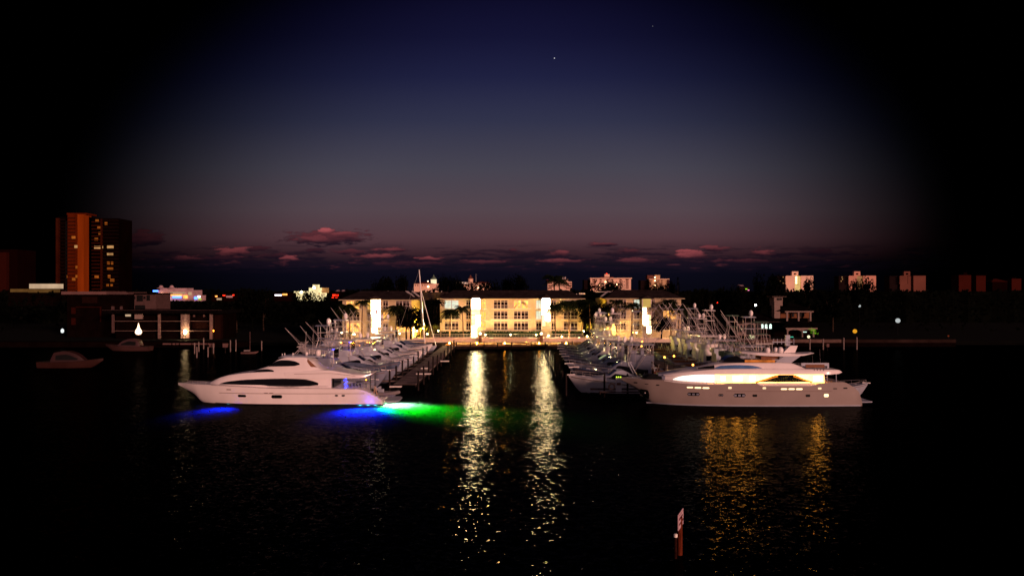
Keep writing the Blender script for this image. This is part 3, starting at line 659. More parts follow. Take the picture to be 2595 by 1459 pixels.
    # foredeck cushions and cover
    m = MB(); fd = Body(S(440), S(596), lambda s: sheer(s)-.05, cur([(S(440), Zz(452,104)), (S(510), Zz(424,104)), (S(596), Zz(436,104))]), K(1.5), K(1.1), 12, 4, 1, .1); fd.mesh(m); m.build('foredeck_cover', M['black'], root, 40)
    m = MB(); sn = Body(S(570), S(860), lambda s: sheer(s)-.05, cur(P([(570,410),(640,398),(760,388),(860,384)], 105)), cur([(S(570), 1.0), (S(640), 1.4), (S(860), 1.6)]), cur([(S(570), .9), (S(640), 1.2), (S(860), 1.3)]), 16, 4, 1, .1); sn.mesh(m); m.build('coachroof', M['gel3'], root, 40)
    Sf = lambda c, Y=105.0: S(c, Y)
    Pf = lambda pts, Y=105.0: P(pts, Y)
    Zf = lambda c, Y=105.0: Zz(c, Y)
    # flybridge, hardtop, mast
    zb = Zf(316, 104.5)
    fb = Body(Sf(1080), Sf(1490), K(zb), cur(Pf([(1080,300),(1120,272),(1180,262),(1230,290),(1490,300)], 105)), cur([(Sf(1080), 1.0), (Sf(1180), 1.7), (Sf(1490), 1.9)]), cur([(Sf(1080), .8), (Sf(1180), 1.4), (Sf(1490), 1.7)]), 24, 4)
    m = MB(); fb.mesh(m); m.build('flybridge_windscreen', M['glass'], root, 40)
    m = MB(); m.box(Sf(1235), Sf(1478), -1.95, -1.86, zb+.05, Zf(291,105)); m.build('flybridge_coaming', M['e_orange_dim'], root)  # coaming glows by itself for the warm light under the hardtop
    m = MB(); m.box(Sf(1380), Sf(1530), -1.2, 1.2, Zf(290,105), Zf(262,105)); m.build('hardtop_lining', M['teak'], root)
    m = MB(); m.prism([Pf([a], 104.5)[0] for a in ((1490,312),(1568,262),(1700,262),(1640,305),(1620,318))], -1.85, -1.65); m.prism([Pf([a], 104.5)[0] for a in ((1490,312),(1568,262),(1700,262),(1640,305),(1620,318))], 1.65, 1.85)
    m.build('hardtop_support', M['gel2'], root)
    ht = Body(Sf(1230), Sf(1812), cur(Pf([(1230,243),(1400,258),(1560,262),(1700,258),(1812,241)], 105)), cur(Pf([(1230,230),(1400,236),(1560,240),(1700,246),(1812,238)], 105)), cur([(Sf(1230), .8), (Sf(1350), 1.9), (Sf(1640), 2.0), (Sf(1812), 1.2)]), cur([(Sf(1230), .6), (Sf(1350), 1.7), (Sf(1640), 1.8), (Sf(1812), 1.1)]), 24, 3, 1, .05)
    m = MB(); ht.mesh(m); m.build('hardtop', M['gel'], root, 40)
    zt = Zf(240, 105.5)
    m = MB(); m.prism([Pf([a], 106)[0] for a in ((1555,234),(1612,178),(1672,178),(1650,234))], -.5, .5); m.build('radar_arch', M['gel'], root)
    m = MB(); m.box(Sf(1602), Sf(1638), -.2, .2, Zf(180,106), Zf(92,106)); m.box(Sf(1480), Sf(1640), -.9, -.75, Zf(150,106), Zf(143,106))
    for c in (1490, 1520, 1555, 1585, 1655): m.tube([(Sf(c), -.8, Zf(165,106)), (Sf(c), -.8, Zf(120,106))], .05)
    m.build('mast', M['gel2'], root)
    m = MB(); m.box(Sf(1340), Sf(1480), -1.0, -.9, Zf(163,106), Zf(156,106))
    for c in (1345, 1362, 1385, 1475): m.tube([(Sf(c), -.95, zt-.1), (Sf(c), -.95, Zf(135,106))], .045)
    m.build('antenna_rack', M['alu'], root)
    for c, y, r in ((1443,-.6,.40),(1540,-1.0,.43),(1540,.9,.34)):
        MB().lathe((Sf(c), y, zt+.05), [(r*.7, 0), (r*.9, r*.3), (r, r*.9), (r*.93, r*1.4), (r*.6, r*1.85), (.02, r*2.0)], 14).build('satellite_dome', M['gel'], root, 60)
    # aft boat deck
    m = MB(); m.box(S(1740), S(1968), -2.0, -1.88, Zz(352), Zz(327)); m.box(S(1955), S(1968), -2.0, -1.88, Zz(372), Zz(352)); m.build('deck_locker', M['gel2'], root)
    m = MB(); m.box(S(1775), S(1930), -2.06, -2.01, Zz(366), Zz(340)); m.build('locker_recess', M['teak'], root)
    m = MB(); 
    for c in (1825, 1850, 1875, 1903): m.tube([(S(c), -2.9, Zz(386)), (S(c)+.05, -2.9, Zz(370))], .03)
    m.tube([(S(1825), -2.9, Zz(388)), (S(1903), -2.9, Zz(398))], .03); m.tube([(S(1903), -2.9, Zz(398)), (S(1903), -2.9, Zz(362))], .03); m.build('folded_davit', M['line'], root)
    m = MB()
    for c in (1945, 2020): m.tube([(S(c), -2.3, sheer(S(c))-.2), (S(c), -2.3, Zz(410))], .06)
    m.build('overhang_post', M['gel2'], root)
    m = MB(); m.box(S(1905), S(2000), -2.5, 2.5, sheer(S(1900))-.4, sheer(S(1900))+.1); m.build('aft_sofa', M['seat'], root)
    m = MB(); m.prism_z([(S(2190), -2.7), (S(2318), -2.3), (S(2318), 2.3), (S(2190), 2.7)], .42, .58); m.build('swim_platform', M['gel3'], root)
    m = MB(); pts = [(S(c), -(hull.y(S(c), sheer(S(c)))-.1), sheer(S(c))+.35) for c in range(700, 1080, 40)]
    m.tube(pts, .02, n=5)
    for p in pts[::2]: m.tube([(p[0], p[1], p[2]-.4), p], .016, n=4)
    m.build('side_deck_rail', M['steel'], root)
    return root
M['e_orange_dim'] = emis('orange_flybridge_glow', (1, .24, .04), .55, .6, .8)
YR = yacht_right()
# ------------------------------------------------------------------ boats in the slips
def both(fn):
    m = MB(); fn(m, -1); fn(m, 1); return m
def slip_boat(name, cat, hullm='gel2', topm='gel2', tower=0, outr=0, top='hardtop', cabin='flybridge', domes=0, cover=None, blue=False, lit=False):
    """a 17 m boat: bow at the origin, stern at +x"""
    root = thing(name, None, cat)
    sheer = cur([(0, 2.75), (4, 2.3), (8, 1.8), (10.5, 1.4), (17, 1.25)])
    stem = cur([(0, 2.45), (1.2, .7), (2.1, -.1), (3.2, -.7), (17, -.7)])
    wt = cur([(0, .05), (1.5, 1.15), (4, 2.1), (8, 2.6), (17, 2.4)]); wb = cur([(0, .02), (2.0, .05), (5, 1.0), (9, 2.1), (17, 2.2)])
    hull = Body(0, 17, stem, sheer, wb, wt, 32, 6, .7, .12)
    m = MB(); hull.mesh(m); m.build('hull', M[hullm], root, 38)
    both(lambda m, s: patch(m, hull, 2.6, 16.9, K(-.08), K(.1), 16, 1, .012, s)).build('waterline_stripe', M['boot'], root)
    both(lambda m, s: patch(m, hull, .4, 16.8, lambda x: sheer(x)-.30, lambda x: sheer(x)-.2, 24, 1, .03, s)).build('rub_rail', M['line'], root)
    m = MB(); z = 1.27; m.box(11.7, 16.5, -1.9, 1.9, z+.12, z+.20); m.build('cockpit_sole', M['teak'], root)
    if cabin == 'flybridge': ct = cur([(4.3, 2.35), (5.6, 2.85), (7.0, 3.7), (7.6, 3.85), (11.3, 3.8)])
    elif cabin == 'express': ct = cur([(3.6, 2.45), (6.2, 2.75), (7.4, 3.5), (8.0, 3.6), (10.4, 2.6)])
    else: ct = cur([(3.2, 2.4), (5.5, 2.75), (7.5, 3.1), (9, 3.2), (10.8, 3.1)])
    c0, c1 = {'flybridge': (4.3, 11.3), 'express': (3.6, 10.4)}.get(cabin, (3.2, 10.8))
    cw = cur([(c0, 1.0), (c0+1.6, 1.7), (c1, 1.95)])
    cab = Body(c0, c1, lambda s: sheer(s)-.1, ct, cw, lambda s: cw(s)-.28, 26, 5, 1, .07, .1)
    m = MB(); cab.mesh(m); m.build('cabin', M[topm], root, 40)
    for sd in (-1, 1):
        m = MB(); patch(m, cab, c0+1.9, c1-.5, lambda x: sheer(x)+.28, lambda x: max(sheer(x)+.3, min(ct(x)-.28, sheer(x)+1.2)), 16, 2, .02, sd); m.build('side_window', M['glass'], root)
    m = MB(); vs = []; ws0, ws1 = {'flybridge': (5.75, 7.0), 'express': (6.25, 7.4)}.get(cabin, (5.6, 7.3))
    for i in range(7):
        s = ws0+(ws1-ws0)*i/6; w = cab.y(s, ct(s))-.12; vs += [(s, -w, ct(s)+.05), (s, 0, ct(s)+.125), (s, w, ct(s)+.05)]
    m.add(vs, [(i*3+k, i*3+k+1, i*3+k+4, i*3+k+3) for i in range(6) for k in (0, 1)]); m.build('windscreen', M['e_winc_dim'] if lit else M['glass'], root)
    if cabin == 'flybridge':
        fw = cur([(7.7, 1.1), (8.6, 1.6), (11.6, 1.65)])
        fb = Body(7.7, 11.7, K(3.78), cur([(7.7, 4.35), (8.4, 4.75), (11.7, 4.6)]), fw, lambda s: fw(s)+.05, 14, 3)
        m = MB(); fb.mesh(m); m.build('flybridge', M[topm], root, 40)
        m = MB(); m.box(8.6, 9.4, -.5, .5, 4.6, 5.25); m.box(9.9, 10.4, -.9, -.3, 4.6, 5.5); m.box(9.9, 10.4, .3, .9, 4.6, 5.5); m.build('helm_seats', M['gel3'], root)
    ztop = 6.1 if cabin == 'flybridge' else 4.9
    if top == 'hardtop':
        m = MB(); m.prism_z([(7.5,-1.2),(8.0,-1.65),(11.8,-1.7),(11.8,1.7),(8.0,1.65),(7.5,1.2)], ztop, ztop+.13); m.build('hardtop', M[topm], root)
        for a, b in ((8.0, 1.45), (11.6, 1.6)):
            for s in (-1, 1): MB().tube([(a-.1, s*b, 2.6 if cabin != 'flybridge' else 3.9), (a, s*(b-.1), ztop)], .055).build('hardtop_leg', M['alu'], root)
        if cabin == 'flybridge':
            m = MB(); m.box(7.85, 7.88, -1.4, 1.4, 4.7, 6.05); m.build('clear_enclosure', M['green_grey'] if cover == 'green' else M['glass'], root)
    elif top == 'arch':
        m = MB()
        for s in (-1, 1): m.tube([(10.6, s*1.9, 2.7), (9.6, s*1.5, 4.6), (9.4, s*1.2, 4.8)], .1)
        m.box(9.2, 9.8, -1.35, 1.35, 4.75, 4.9); m.build('radar_arch', M[topm], root)
    elif top == 'canvas':
        m = MB(); m.loft([[(s, -1.9*w, z0), (s, -1.2*w, z0+.9*h), (s, 0, z0+1.15*h), (s, 1.2*w, z0+.9*h), (s, 1.9*w, z0)] for s, w, z0, h in ((6.9,.6,2.6,.7),(8.2,.9,2.5,1.7),(10.5,1,2.2,1.9),(13,1.0,1.9,1.8),(14.6,.9,1.6,.9))], caps=False, closed=False)
        m.build('canvas_cover', M['canvas'], root, 50)
    if cover == 'blue':
        m = MB(); m.loft([[(s, -2.3*w, z0), (s, -1.4*w, z0+.45*h), (s, 0, z0+h), (s, 1.4*w, z0+.45*h), (s, 2.3*w, z0)] for s, w, z0, h in ((.9,.35,2.55,.2),(3,.75,2.3,.7),(6,1,2.0,1.5),(9,1,1.9,1.9),(13,1.,1.5,1.5),(16.5,.95,1.3,.5))], caps=False, closed=False)
        m.build('full_boat_cover', M['blue_canvas'], root, 50)
    if tower:
        th = 9.0 if tower == 2 else 7.6
        m = MB()
        for s in (-1, 1):
            m.tube([(7.9, s*1.85, 3.0), (9.2, s*.6, th)], .042); m.tube([(11.7, s*1.85, 2.8), (10.4, s*.6, th)], .042)
            m.tube([(8.3, s*1.5, 4.9), (11.2, s*1.4, 6.6)], .022); m.tube([(11.3, s*1.5, 4.9), (8.7, s*1.1, 6.8)], .022)
            for z, a, b, y in ((5.4, 8.4, 11.2, 1.35), (7.3, 8.75, 10.85, 1.0)): m.tube([(a, s*y, z), (b, s*y, z)], .026)
        for z, a, b, y in ((5.4, 8.4, 11.2, 1.35), (7.3, 8.75, 10.85, 1.0)):
            for x in (a, b): m.tube([(x, -y, z), (x, y, z)], .026)
        for i in range(6): m.tube([(8.0+i*.2, -.3, 4.2+i*.8), (8.0+i*.2, .3, 4.2+i*.8)], .022)
        m.tube([(9.0, -.75, th+.9), (10.6, -.75, th+.9), (10.6, .75, th+.9), (9.0, .75, th+.9), (9.0, -.75, th+.9)], .03)
        for x in (9.1, 10.5):
            for y in (-.7, .7): m.tube([(x, y, th), (x, y, th+1.9)], .028)
        m.build('tuna_tower', M['alu'], root)
        m = MB(); m.box(8.9, 10.7, -.8, .8, th, th+.08); m.build('tower_platform', M[topm], root)
        m = MB(); m.loft([[(x, y, th+1.9+h) for x, y, h in ((8.8,-.9,0),(10.9,-.9,0),(10.9,0,.12),(10.9,.9,0),(8.8,.9,0),(8.8,0,.12))], [(x, y, th+1.97+h) for x, y, h in ((8.8,-.9,0),(10.9,-.9,0),(10.9,0,.12),(10.9,.9,0),(8.8,.9,0),(8.8,0,.12))]]); m.build('buggy_top', M[topm], root)
    for k in range(2 if outr else 0):
        s = (-1, 1)[k]; tip = (15.4, s*3.3, 12.2) if outr == 2 else (14.6, s*3.6, 9.4)
        b = Vector((8.9, s*2.0, 2.5)); t = Vector(tip)
        m = MB().tube([b, t], .05, .024, 5)
        for f in (.3, .55): 
            p = b.lerp(t, f); m.tube([p+Vector((0, -.28, 0)), p+Vector((0, .28, 0))], .02, n=4)
        m.tube([b+Vector((0, -.02, .1)), b.lerp(t, .45)+Vector((-.35, 0, .25)), t], .018, n=4)
        m.build('outrigger', M['alu'], root)
    zt = ztop+.13 if top == 'hardtop' else (4.9 if top == 'arch' else 3.3)
    if tower and domes: zt = (9.0 if tower == 2 else 7.6)+2.05
    for k in range(domes):
        x, y = (9.2, -.55) if k == 0 else (10.4, .5)
        MB().lathe((x, y, zt), [(.10, 0), (.10, .12), (.28, .16), (.34, .5), (.30, .82), (.16, 1.0), (.02, 1.04)], 12).build('satellite_dome', M['gel'], root, 60)
    for x, y, h in ((8.2, -1.4, 4.2), (10.8, 1.4, 3.6)): MB().tube([(x, y, ztop-.5), (x+.25, y*1.05, ztop+h)], .022, .010, 4).build('whip_antenna', M['alu'], root)
    if cover != 'blue':
        m = MB(); P_ = [(s, wt(s)-.12, sheer(s)+.62) for s in (.3, 1.2, 2.4, 3.6, 5.0, 6.4)]
        for s in (-1, 1):
            m.tube([(a, s*b, c) for a, b, c in P_], .022, n=4)
            for a, b, c in P_: m.tube([(a, s*b, c-.6), (a, s*b, c)], .018, n=4)
        m.build('bow_rail', M['steel'], root)
        m = MB(); m.sphere((2.2, 0, 2.55), .28, 1.5, 1, .45); m.tube([(1.0, 0, 2.85), (-.5, 0, 2.75)], .09, n=6); m.build('anchor_pulpit', M['gel'], root)
        for x in (12.0, 14.0):
            for s in (-1, 1): MB().tube([(x, s*2.2, 1.3), (x+.5, s*2.35, 2.9)], .03, n=4).build('fishing_rod', M['alu'], root)
        m = MB(); m.tube([(14.2, 0, 1.4), (14.2, 0, 2.0)], .08); m.box(13.9, 14.5, -.35, .35, 2.0, 2.1); m.box(13.85, 13.95, -.35, .35, 2.1, 2.8); m.build('fighting_chair', M['gel2'], root)
    if blue:
        m = MB(); m.box(11.4, 11.5, -1.5, 1.5, 2.6, 2.75); m.box(8.1, 8.2, -1.2, 1.2, ztop-.15, ztop-.05); m.build('blue_light_strip', M['e_blue'], root)
    return root
M['e_winc_dim'] = emis('lit_boat_windscreen', (.75, .8, .45), .30, .4, .5)

PROT = {
    'tower2': slip_boat('sport_fishing_boat', 'fishing boat', tower=2, outr=2, domes=1),
    'tower1': slip_boat('sport_fishing_boat', 'fishing boat', 'gel2', 'gel2', tower=1, outr=1, domes=2),
    'conv': slip_boat('sport_fishing_boat', 'fishing boat', 'gel2', 'gel2', outr=2, domes=2),
    'navy': slip_boat('sport_fishing_boat', 'fishing boat', 'navy', 'gel3', tower=2, outr=2),
    'express': slip_boat('express_cruiser', 'cruiser', 'gel2', 'gel2', top='arch', cabin='express'),
    'canvas': slip_boat('express_cruiser', 'cruiser', 'gel3', 'gel2', top='canvas', cabin='express'),
    'covered': slip_boat('covered_motorboat', 'motorboat', 'gel3', 'gel3', top='none', cabin='low', cover='blue'),
    'blue': slip_boat('sport_fishing_boat', 'fishing boat', 'gel3', 'gel3', tower=1, outr=1, domes=1, blue=True),
    'green': slip_boat('sport_fishing_boat', 'fishing boat', 'green_grey', 'green_grey', tower=2, outr=2, cover='green'),
    'lit': slip_boat('sport_fishing_boat', 'fishing boat', 'navy', 'gel3', outr=1, domes=1, lit=True),
}
LOOK = {'tower2': 'white fishing boat with tall tuna tower',
        'tower1': 'white fishing boat with short tower',
        'conv': 'white towerless fishing boat with twin domes',
        'navy': 'dark hulled fishing boat with tall tower',
        'express': 'low white cruiser with radar arch',
        'canvas': 'grey cruiser under tan canvas',
        'covered': 'motorboat wrapped in blue grey cover',
        'blue': 'grey fishing boat with blue light strips',
        'green': 'grey green fishing boat with tall tower',
        'lit': 'dark fishing boat with lit windscreen'}
used = set()
def moor(kind, x, y, flip, k, where, group):
    rz = math.pi if flip else 0.0
    lab = LOOK[kind] + ', ' + where
    if kind not in used:
        used.add(kind); o = PROT[kind]; o.location = (x, y, 0); o.rotation_euler = (0, 0, rz + rnd.uniform(-.03, .03)); o.scale = (k,)*3
        tag(o, lab, group=group)
    else:
        o = dup(PROT[kind], (x, y, 0), rz + rnd.uniform(-.03, .03), lab, group, k)
        hm, tm = rnd.choice((('gel', 'gel2'), ('gel2', 'gel3'), ('gel3', 'gel'), ('gel2', 'gel'), ('blue_hull', 'gel2'), ('gel3', 'gel2')))
        for c in o.children:
            b = c.name.split('.')[0]
            if b in ('hull', 'cabin', 'flybridge', 'hardtop', 'radar_arch', 'tower_platform', 'buggy_top') and kind not in ('green', 'navy', 'lit'):
                c.material_slots[0].link = 'OBJECT'; c.material_slots[0].material = M[hm if b == 'hull' else tm]
    return o
gl, gr_, gs = 'boats in the left slips', 'boats in the right slips facing the channel', 'boats in the far right slips behind the first row'
left = [('canvas', -21.0, 114.5, .85), ('blue', -20.5, 122, 1.08), ('covered', -19.8, 128.5, 1.0), ('blue', -20.5, 136, 1.12), ('express', -19.8, 142.5, 1.0), ('conv', -19.6, 149.5, 1.05),
        ('tower2', -19.6, 157.0, 1.0), ('express', -19.8, 164.0, 1.0), ('tower1', -19.6, 171, 1.0), ('conv', -19.6, 178.0, 1.05), ('covered', -20, 185.5, 1.0)]
for i, (k, x, y, sc) in enumerate(left): moor(k, x, y, True, sc, '%s from the near end, left row' % ORD[i], gl)
lb = [('tower1', -52.5, 182, .85), ('conv', -54.5, 190, .9)]
for i, (k, x, y, sc) in enumerate(lb): moor(k, x, y, False, sc, '%s from the near end, outer left row' % ORD[i], 'boats in the outer left row')
right = [('express', 9.0, 117.5, 1.0), ('navy', 10.2, 125.0, 1.15), ('conv', 10.0, 133, 1.1), ('lit', 10.5, 141, 1.05), ('tower2', 10.5, 149, 1.05), ('tower1', 10.5, 156.5, 1.0),
         ('conv', 11, 164, 1.0), ('tower2', 11, 171.5, 1.0), ('navy', 11.5, 179, 1.0), ('tower1', 12, 187, 1.0)]
for i, (k, x, y, sc) in enumerate(right): moor(k, x, y, False, sc, '%s from the near end, right row' % ORD[i], gr_)
r2_ = [('green', 50.5, 121, 1.0), ('tower2', 51.5, 129, 1.05), ('green', 51, 137, 1.05), ('conv', 51.5, 145, 1.05), ('tower2', 51.5, 153, 1.1), ('tower1', 51.5, 161, 1.05), ('tower2', 52, 169, 1.1), ('conv', 52, 177, 1.05), ('navy', 52, 185, 1.05)]
for i, (k, x, y, sc) in enumerate(r2_): moor(k, x, y, True, sc, '%s in the outer right row' % ORD[i], gs)
# motor cruiser beyond the stern of the right yacht
o = dup(PROT['express'], (53.6, 111.5, 0), math.pi, 'pale low cruiser half hidden behind the stern of the taupe yacht', None, .8)
if 'group' in o: del o['group']
# sailboat at the far end of the left dock
sb = thing('sailing_yacht', 'sailing yacht with a tall raked bare mast at the far end of the left dock', 'sailboat', (-19.6, 192.5, 0))
sh = cur([(0, 1.9), (-5, 1.5), (-11, 1.5)]); 
hb = Body(-11.5, 0, cur([(-11.5, -.1), (-6, -.6), (-1.6, -.1), (0, 1.7)]), sh, cur([(-11.5, .9), (-6, 1.3), (-1.5, .1), (0, .02)]), cur([(-11.5, 1.3), (-6, 1.9), (-2, 1.0), (0, .05)]), 24, 5, .8, .08)
m = MB(); hb.mesh(m); m.build('hull', M['gel2'], sb, 40)
m = MB(); m.prism([(-8, 1.5), (-2.6, 1.6), (-3.4, 2.05), (-7.4, 2.1)], -1.0, 1.0); m.build('coachroof', M['gel2'], sb)
m = MB(); m.tube([(-3.0, 0, 1.6), (-4.55, 0, 21.6)], .17, .11, 8); m.build('mast', M['gel'], sb, 60)
m = MB(); m.tube([(-3.2, 0, 3.1), (-8.4, 0, 3.2)], .22, .16, 8); m.build('boom_with_sail_cover', M['blue_canvas'], sb, 60)
m = MB(); m.tube([(-.2, 0, 1.9), (-4.3, 0, 17.2)], .10, .07, 5); m.build('furled_headsail', M['gel'], sb)
m = MB(); m.tube([(-11.3, 0, 1.6), (-4.5, 0, 21.5)], .02, n=4); m.tube([(-3.1, -1.7, 1.6), (-4.0, -.9, 11), (-4.5, 0, 21.4)], .02, n=4); m.tube([(-3.1, 1.7, 1.6), (-4.0, .9, 11), (-4.5, 0, 21.4)], .02, n=4); m.build('rigging', M['alu'], sb)

# ------------------------------------------------------------------ docks and what stands on them
def dock(label, x0, x1, y0, y1, z=1.15, fingers=()):
    t = thing('dock', label, 'dock', (0, y0, 0))
    m = MB(); m.box(x0, x1, 0, y1-y0, z-.14, z); m.build('deck', M['dock'], t)
    m = MB(); m.box(x0-.05, x0+.12, .02, y1-y0-.02, z-.42, z-.143); m.box(x1-.12, x1+.05, .02, y1-y0-.02, z-.42, z-.143); m.build('stringer', M['pile'], t)
    for (a, b, y) in fingers:
        m = MB(); m.box(a, b, y-y0-.5, y-y0+.5, z-.20, z-.03); m.build('finger_pier', M['dock'], t)
    return t
dock('weathered wooden dock walkway along the left side of the channel', -19.0, -15.4, 118.4, 203, fingers=[(-33, -19.0, y) for y in (123.7, 130.2, 137, 144, 151.5, 159, 166, 173.5, 181)])
dock('dark main dock between the two right boat rows', 29.4, 31.8, 113, 203, fingers=[(12, 29.4, y) for y in (113.5, 121.3, 129, 137, 145, 153, 160, 168, 175, 183)] + [(31.8, 44, y) for y in (125, 133, 141, 149, 157, 165, 173, 181)])
dock('dark outer dock on the far left behind the big white yacht', -39.5, -38.4, 176, 203)
def piles(pts, lab, group, mt='pile', top=3.0, r=.16, capm=None, nm='dock_piling'):
    ro = None
    for i, (x, y) in enumerate(pts):
        l = lab % ORD[i] if '%s' in lab else lab
        if ro is None:
            ro = thing(nm, l, 'piling', (x, y, 0), 0, group)
            MB().tube([(0, 0, -1.7), (.02, 0, top-.25), (.02, 0, top)], r, r*.92, 10).build('post', M[mt], ro, 50)
            MB().lathe((.02, 0, top), [(r*1.05, 0), (r*1.05, .06), (.02, .24)], 10).build('cap', M[capm or mt], ro)
        else: dup(ro, (x, y, 0), rnd.uniform(0, 6), l, group, (1, 1, rnd.uniform(.88, 1.12)))
piles([(-15.15, y) for y in (119.5, 127, 134.5, 142, 150, 158, 166, 175, 184, 193)], 'dark wooden piling on the channel edge of the left dock, %s from the near end', 'pilings on the left dock edge')
piles([(-19.4, y) for y in (117.2, 124, 131, 138, 146, 153, 161, 169)], 'dark piling between the boat bows and the left dock, %s from the near end', 'pilings at the left boat bows', top=3.3)
piles([(8.3, y) for y in (113.6, 121.5, 129.2, 137.2, 145.2, 153, 160.5, 168, 175.5, 183.5)], 'dark mooring piling at the channel end of the right slips, %s from the near end', 'pilings on the right channel edge', top=3.2)
piles([(14.0, 112.2), (17.6, 112.6), (21.5, 113.0), (26, 113.2)], 'dark piling on the near finger pier of the right dock, %s from the channel', 'pilings on the near right finger', top=3.4)
# gangplanks poking out over the channel
g0 = None
for i, (u0, u1, v) in enumerate(((988,1018,978), (1055,1092,946), (1067,1086,932), (1116,1138,914))):
    z = 1.35; Y = (H-z)*F/(v-VH); l = 'pale boarding plank jutting over the channel from the left dock, %s from the near end' % ORD[i]
    w = (u1-u0)/F*Y
    t = thing('boarding_plank', l, 'plank', (X((u0+u1)/2, Y), Y, 1.17), 0, 'boarding planks on the left dock')
    m = MB(); m.box(-w/2, w/2, -.35, .35, .04, .22); m.build('plank', M['plastic'], t)
    m = MB(); m.box(-w/2, -w/2+.5, -.2, .2, 0, .037); m.build('hinge', M['alu'], t)
def lampthing(name, label, loc, h, r, em, light=None, col=(1,.6,.3), group=None, cat='lamp', postm='pile', soft=.15):
    t = thing(name, label, cat, loc, 0, group)
    MB().lathe((0, 0, 0), [(.16, 0), (.16, .08), (.06, .12), (.05, h-r)], 8).build('post', M[postm], t)
    MB().sphere((0, 0, h), r, n=10, m=7).build('globe', M[em], t, 60)
    if light:
        li = bpy.data.lights.new(name+'_glow', 'POINT'); li.energy = light; li.color = col; li.shadow_soft_size = soft
        o = bpy.data.objects.new('bulb', li); COL.objects.link(o); o.parent = t; o.location = (0, -r-.12, h+.1)
    return t
for i, (u, v, Y, w) in enumerate(((865,868,160,'beside the outer left row'),(882,889,150,'just above the domes of the outer left row'),(913,876,158,'behind the left slips'),(931,867,176,'paired behind the left slips'),(937,868,177,'paired behind the left slips on the right'))):
    lampthing('dock_lamp', 'small amber dock lamp glowing ' + w, (X(u, Y), Y, 1.0), Z(v, Y)-1.0, .17, 'e_dock', 60, (1,.45,.12), 'amber lamps among the left slips')
for i, (u, v, Y, w) in enumerate(((1627,865,148,'upper one of a stacked pair on the right docks'),(1626,877,140,'lower one of a stacked pair on the right docks'),(1684,905,126,'left of the green grey boats'),(1708,902,129,'right beside the green grey boats'),(1756,924,122,'close above the taupe yacht upper deck'),(1604,842,196,'by the third stair tower foot'))):
    lampthing('dock_lamp', 'small amber dock lamp glowing ' + w, (X(u, Y), Y, 1.0), Z(v, Y)-1.0, .17, 'e_dock', 70, (1,.45,.12), 'amber lamps among the right slips')
# service pedestal, ring buoy by the bow of the taupe yacht
pd = thing('service_pedestal', 'white service pedestal with three green lights before the taupe yacht bow', 'pedestal', (X(1568, 111), 111.2, .95))
MB().box(-.42, .42, -.2, .2, 0, 2.05).build('cabinet', M['plastic'], pd)
for a in (-.3, 0, .3): MB().sphere((a, -.1, 2.2), .09, n=8, m=6).build('indicator_light', M['e_yg'], pd)
MB().box(-.3, .3, -.225, -.203, 1.0, 1.35).build('socket_panel', M['teak'], pd)
dock('short near finger pier in front of the right bows', 13.2, 27.0, 111.0, 112.0, .95)
bu = thing('ring_buoy', 'round pale ring buoy hung on a piling near the taupe yacht bow', 'ring buoy', (X(1550, 111), 110.8, 1.75))
ringp = [(.42*math.cos(a), 0, .42*math.sin(a)) for a in [2*math.pi*i/20 for i in range(21)]]
m = MB(); m.tube(ringp, .14, n=8, caps=False); m.build('ring', M['seat'], bu, 60)
# ------------------------------------------------------------------ quay in front of the apartments
YQ = 205.0
bw_ = thing('boardwalk', 'wooden boardwalk on piles running along the foot of the apartment seawall', 'boardwalk', (0, YQ, 0))
MB().box(X(1128, YQ), X(1560, YQ), 0, 10.8, 1.0, 1.22).build('deck', M['planks'], bw_)
MB().box(X(1128, YQ)-6, X(1560, YQ)+20, .5, 10.8, -.5, .98).build('shadowed_face', M['pile'], bw_)  # dark block put under the deck for the shade there
MB().box(X(1128, YQ), X(1560, YQ), -.08, -.01, .75, 1.24).build('fascia_board', M['planks'], bw_)
sw = thing('seawall', 'whitewashed seawall below the lit apartment block', 'wall', (0, 216, 0))
MB().box(-54, 56, 0, .8, 0, 2.32).build('wall', M['seawall'], sw); MB().box(-54, 56, -.1, .9, 2.323, 2.45).build('coping', M['seawall'], sw)
# terrace
o = MB().box(-54, 57, 216.9, 300, .5, 2.2).build('terrace', M['soil']); tag(o, kind='structure')
tf = thing('terrace_fence', 'thin white metal railing along the top of the apartment seawall', 'fence', (0, 216.5, 2.45))
m = MB(); xa, xb = X(1092, 216.5), X(1478, 216.5)
m.tube([(xa, 0, 1.0), (xb, 0, 1.0)], .04, n=4); m.tube([(xa, 0, .12), (xb, 0, .12)], .03, n=4)
k = int((xb-xa)/.45)
for i in range(k+1): m.box(xa+i*.45-.02, xa+i*.45+.02, -.02, .02, 0, 1.0)
m.build('railing', M['frame'], tf)
for i, u in enumerate((1217, 1372)):
    p = thing('brick_pier', 'brown brick pier topped by a globe lamp below the %s stair tower' % ('left bright', 'right bright')[i], 'pier', (X(u, 215.2), 215.3, 1.22))
    MB().box(-.42, .42, -.42, .42, 0, 2.1).build('pier', M['brick'], p); MB().box(-.5, .5, -.5, .5, 2.1, 2.2).build('cap', M['roofw'], p)
    MB().sphere((0, 0, 2.5), .26, n=10, m=7).build('globe_lamp', M['e_globe'], p, 60)
for i, u in enumerate((1139, 1209, 1279, 1366, 1435)):
    lampthing('boardwalk_lamp', 'low amber lamp on the boardwalk edge, %s from the left' % ORD[i], (X(u, YQ+.3), YQ+.3, 1.22), .42, .15, 'e_amber', 55, (1,.42,.08), 'amber boardwalk lamps')
lampthing('red_dock_lamp', 'small red lamp on a post of the boardwalk edge', (X(1334, YQ+.2), YQ+.2, 1.22), .75, .14, 'e_orange', 10, (1,.2,.05))
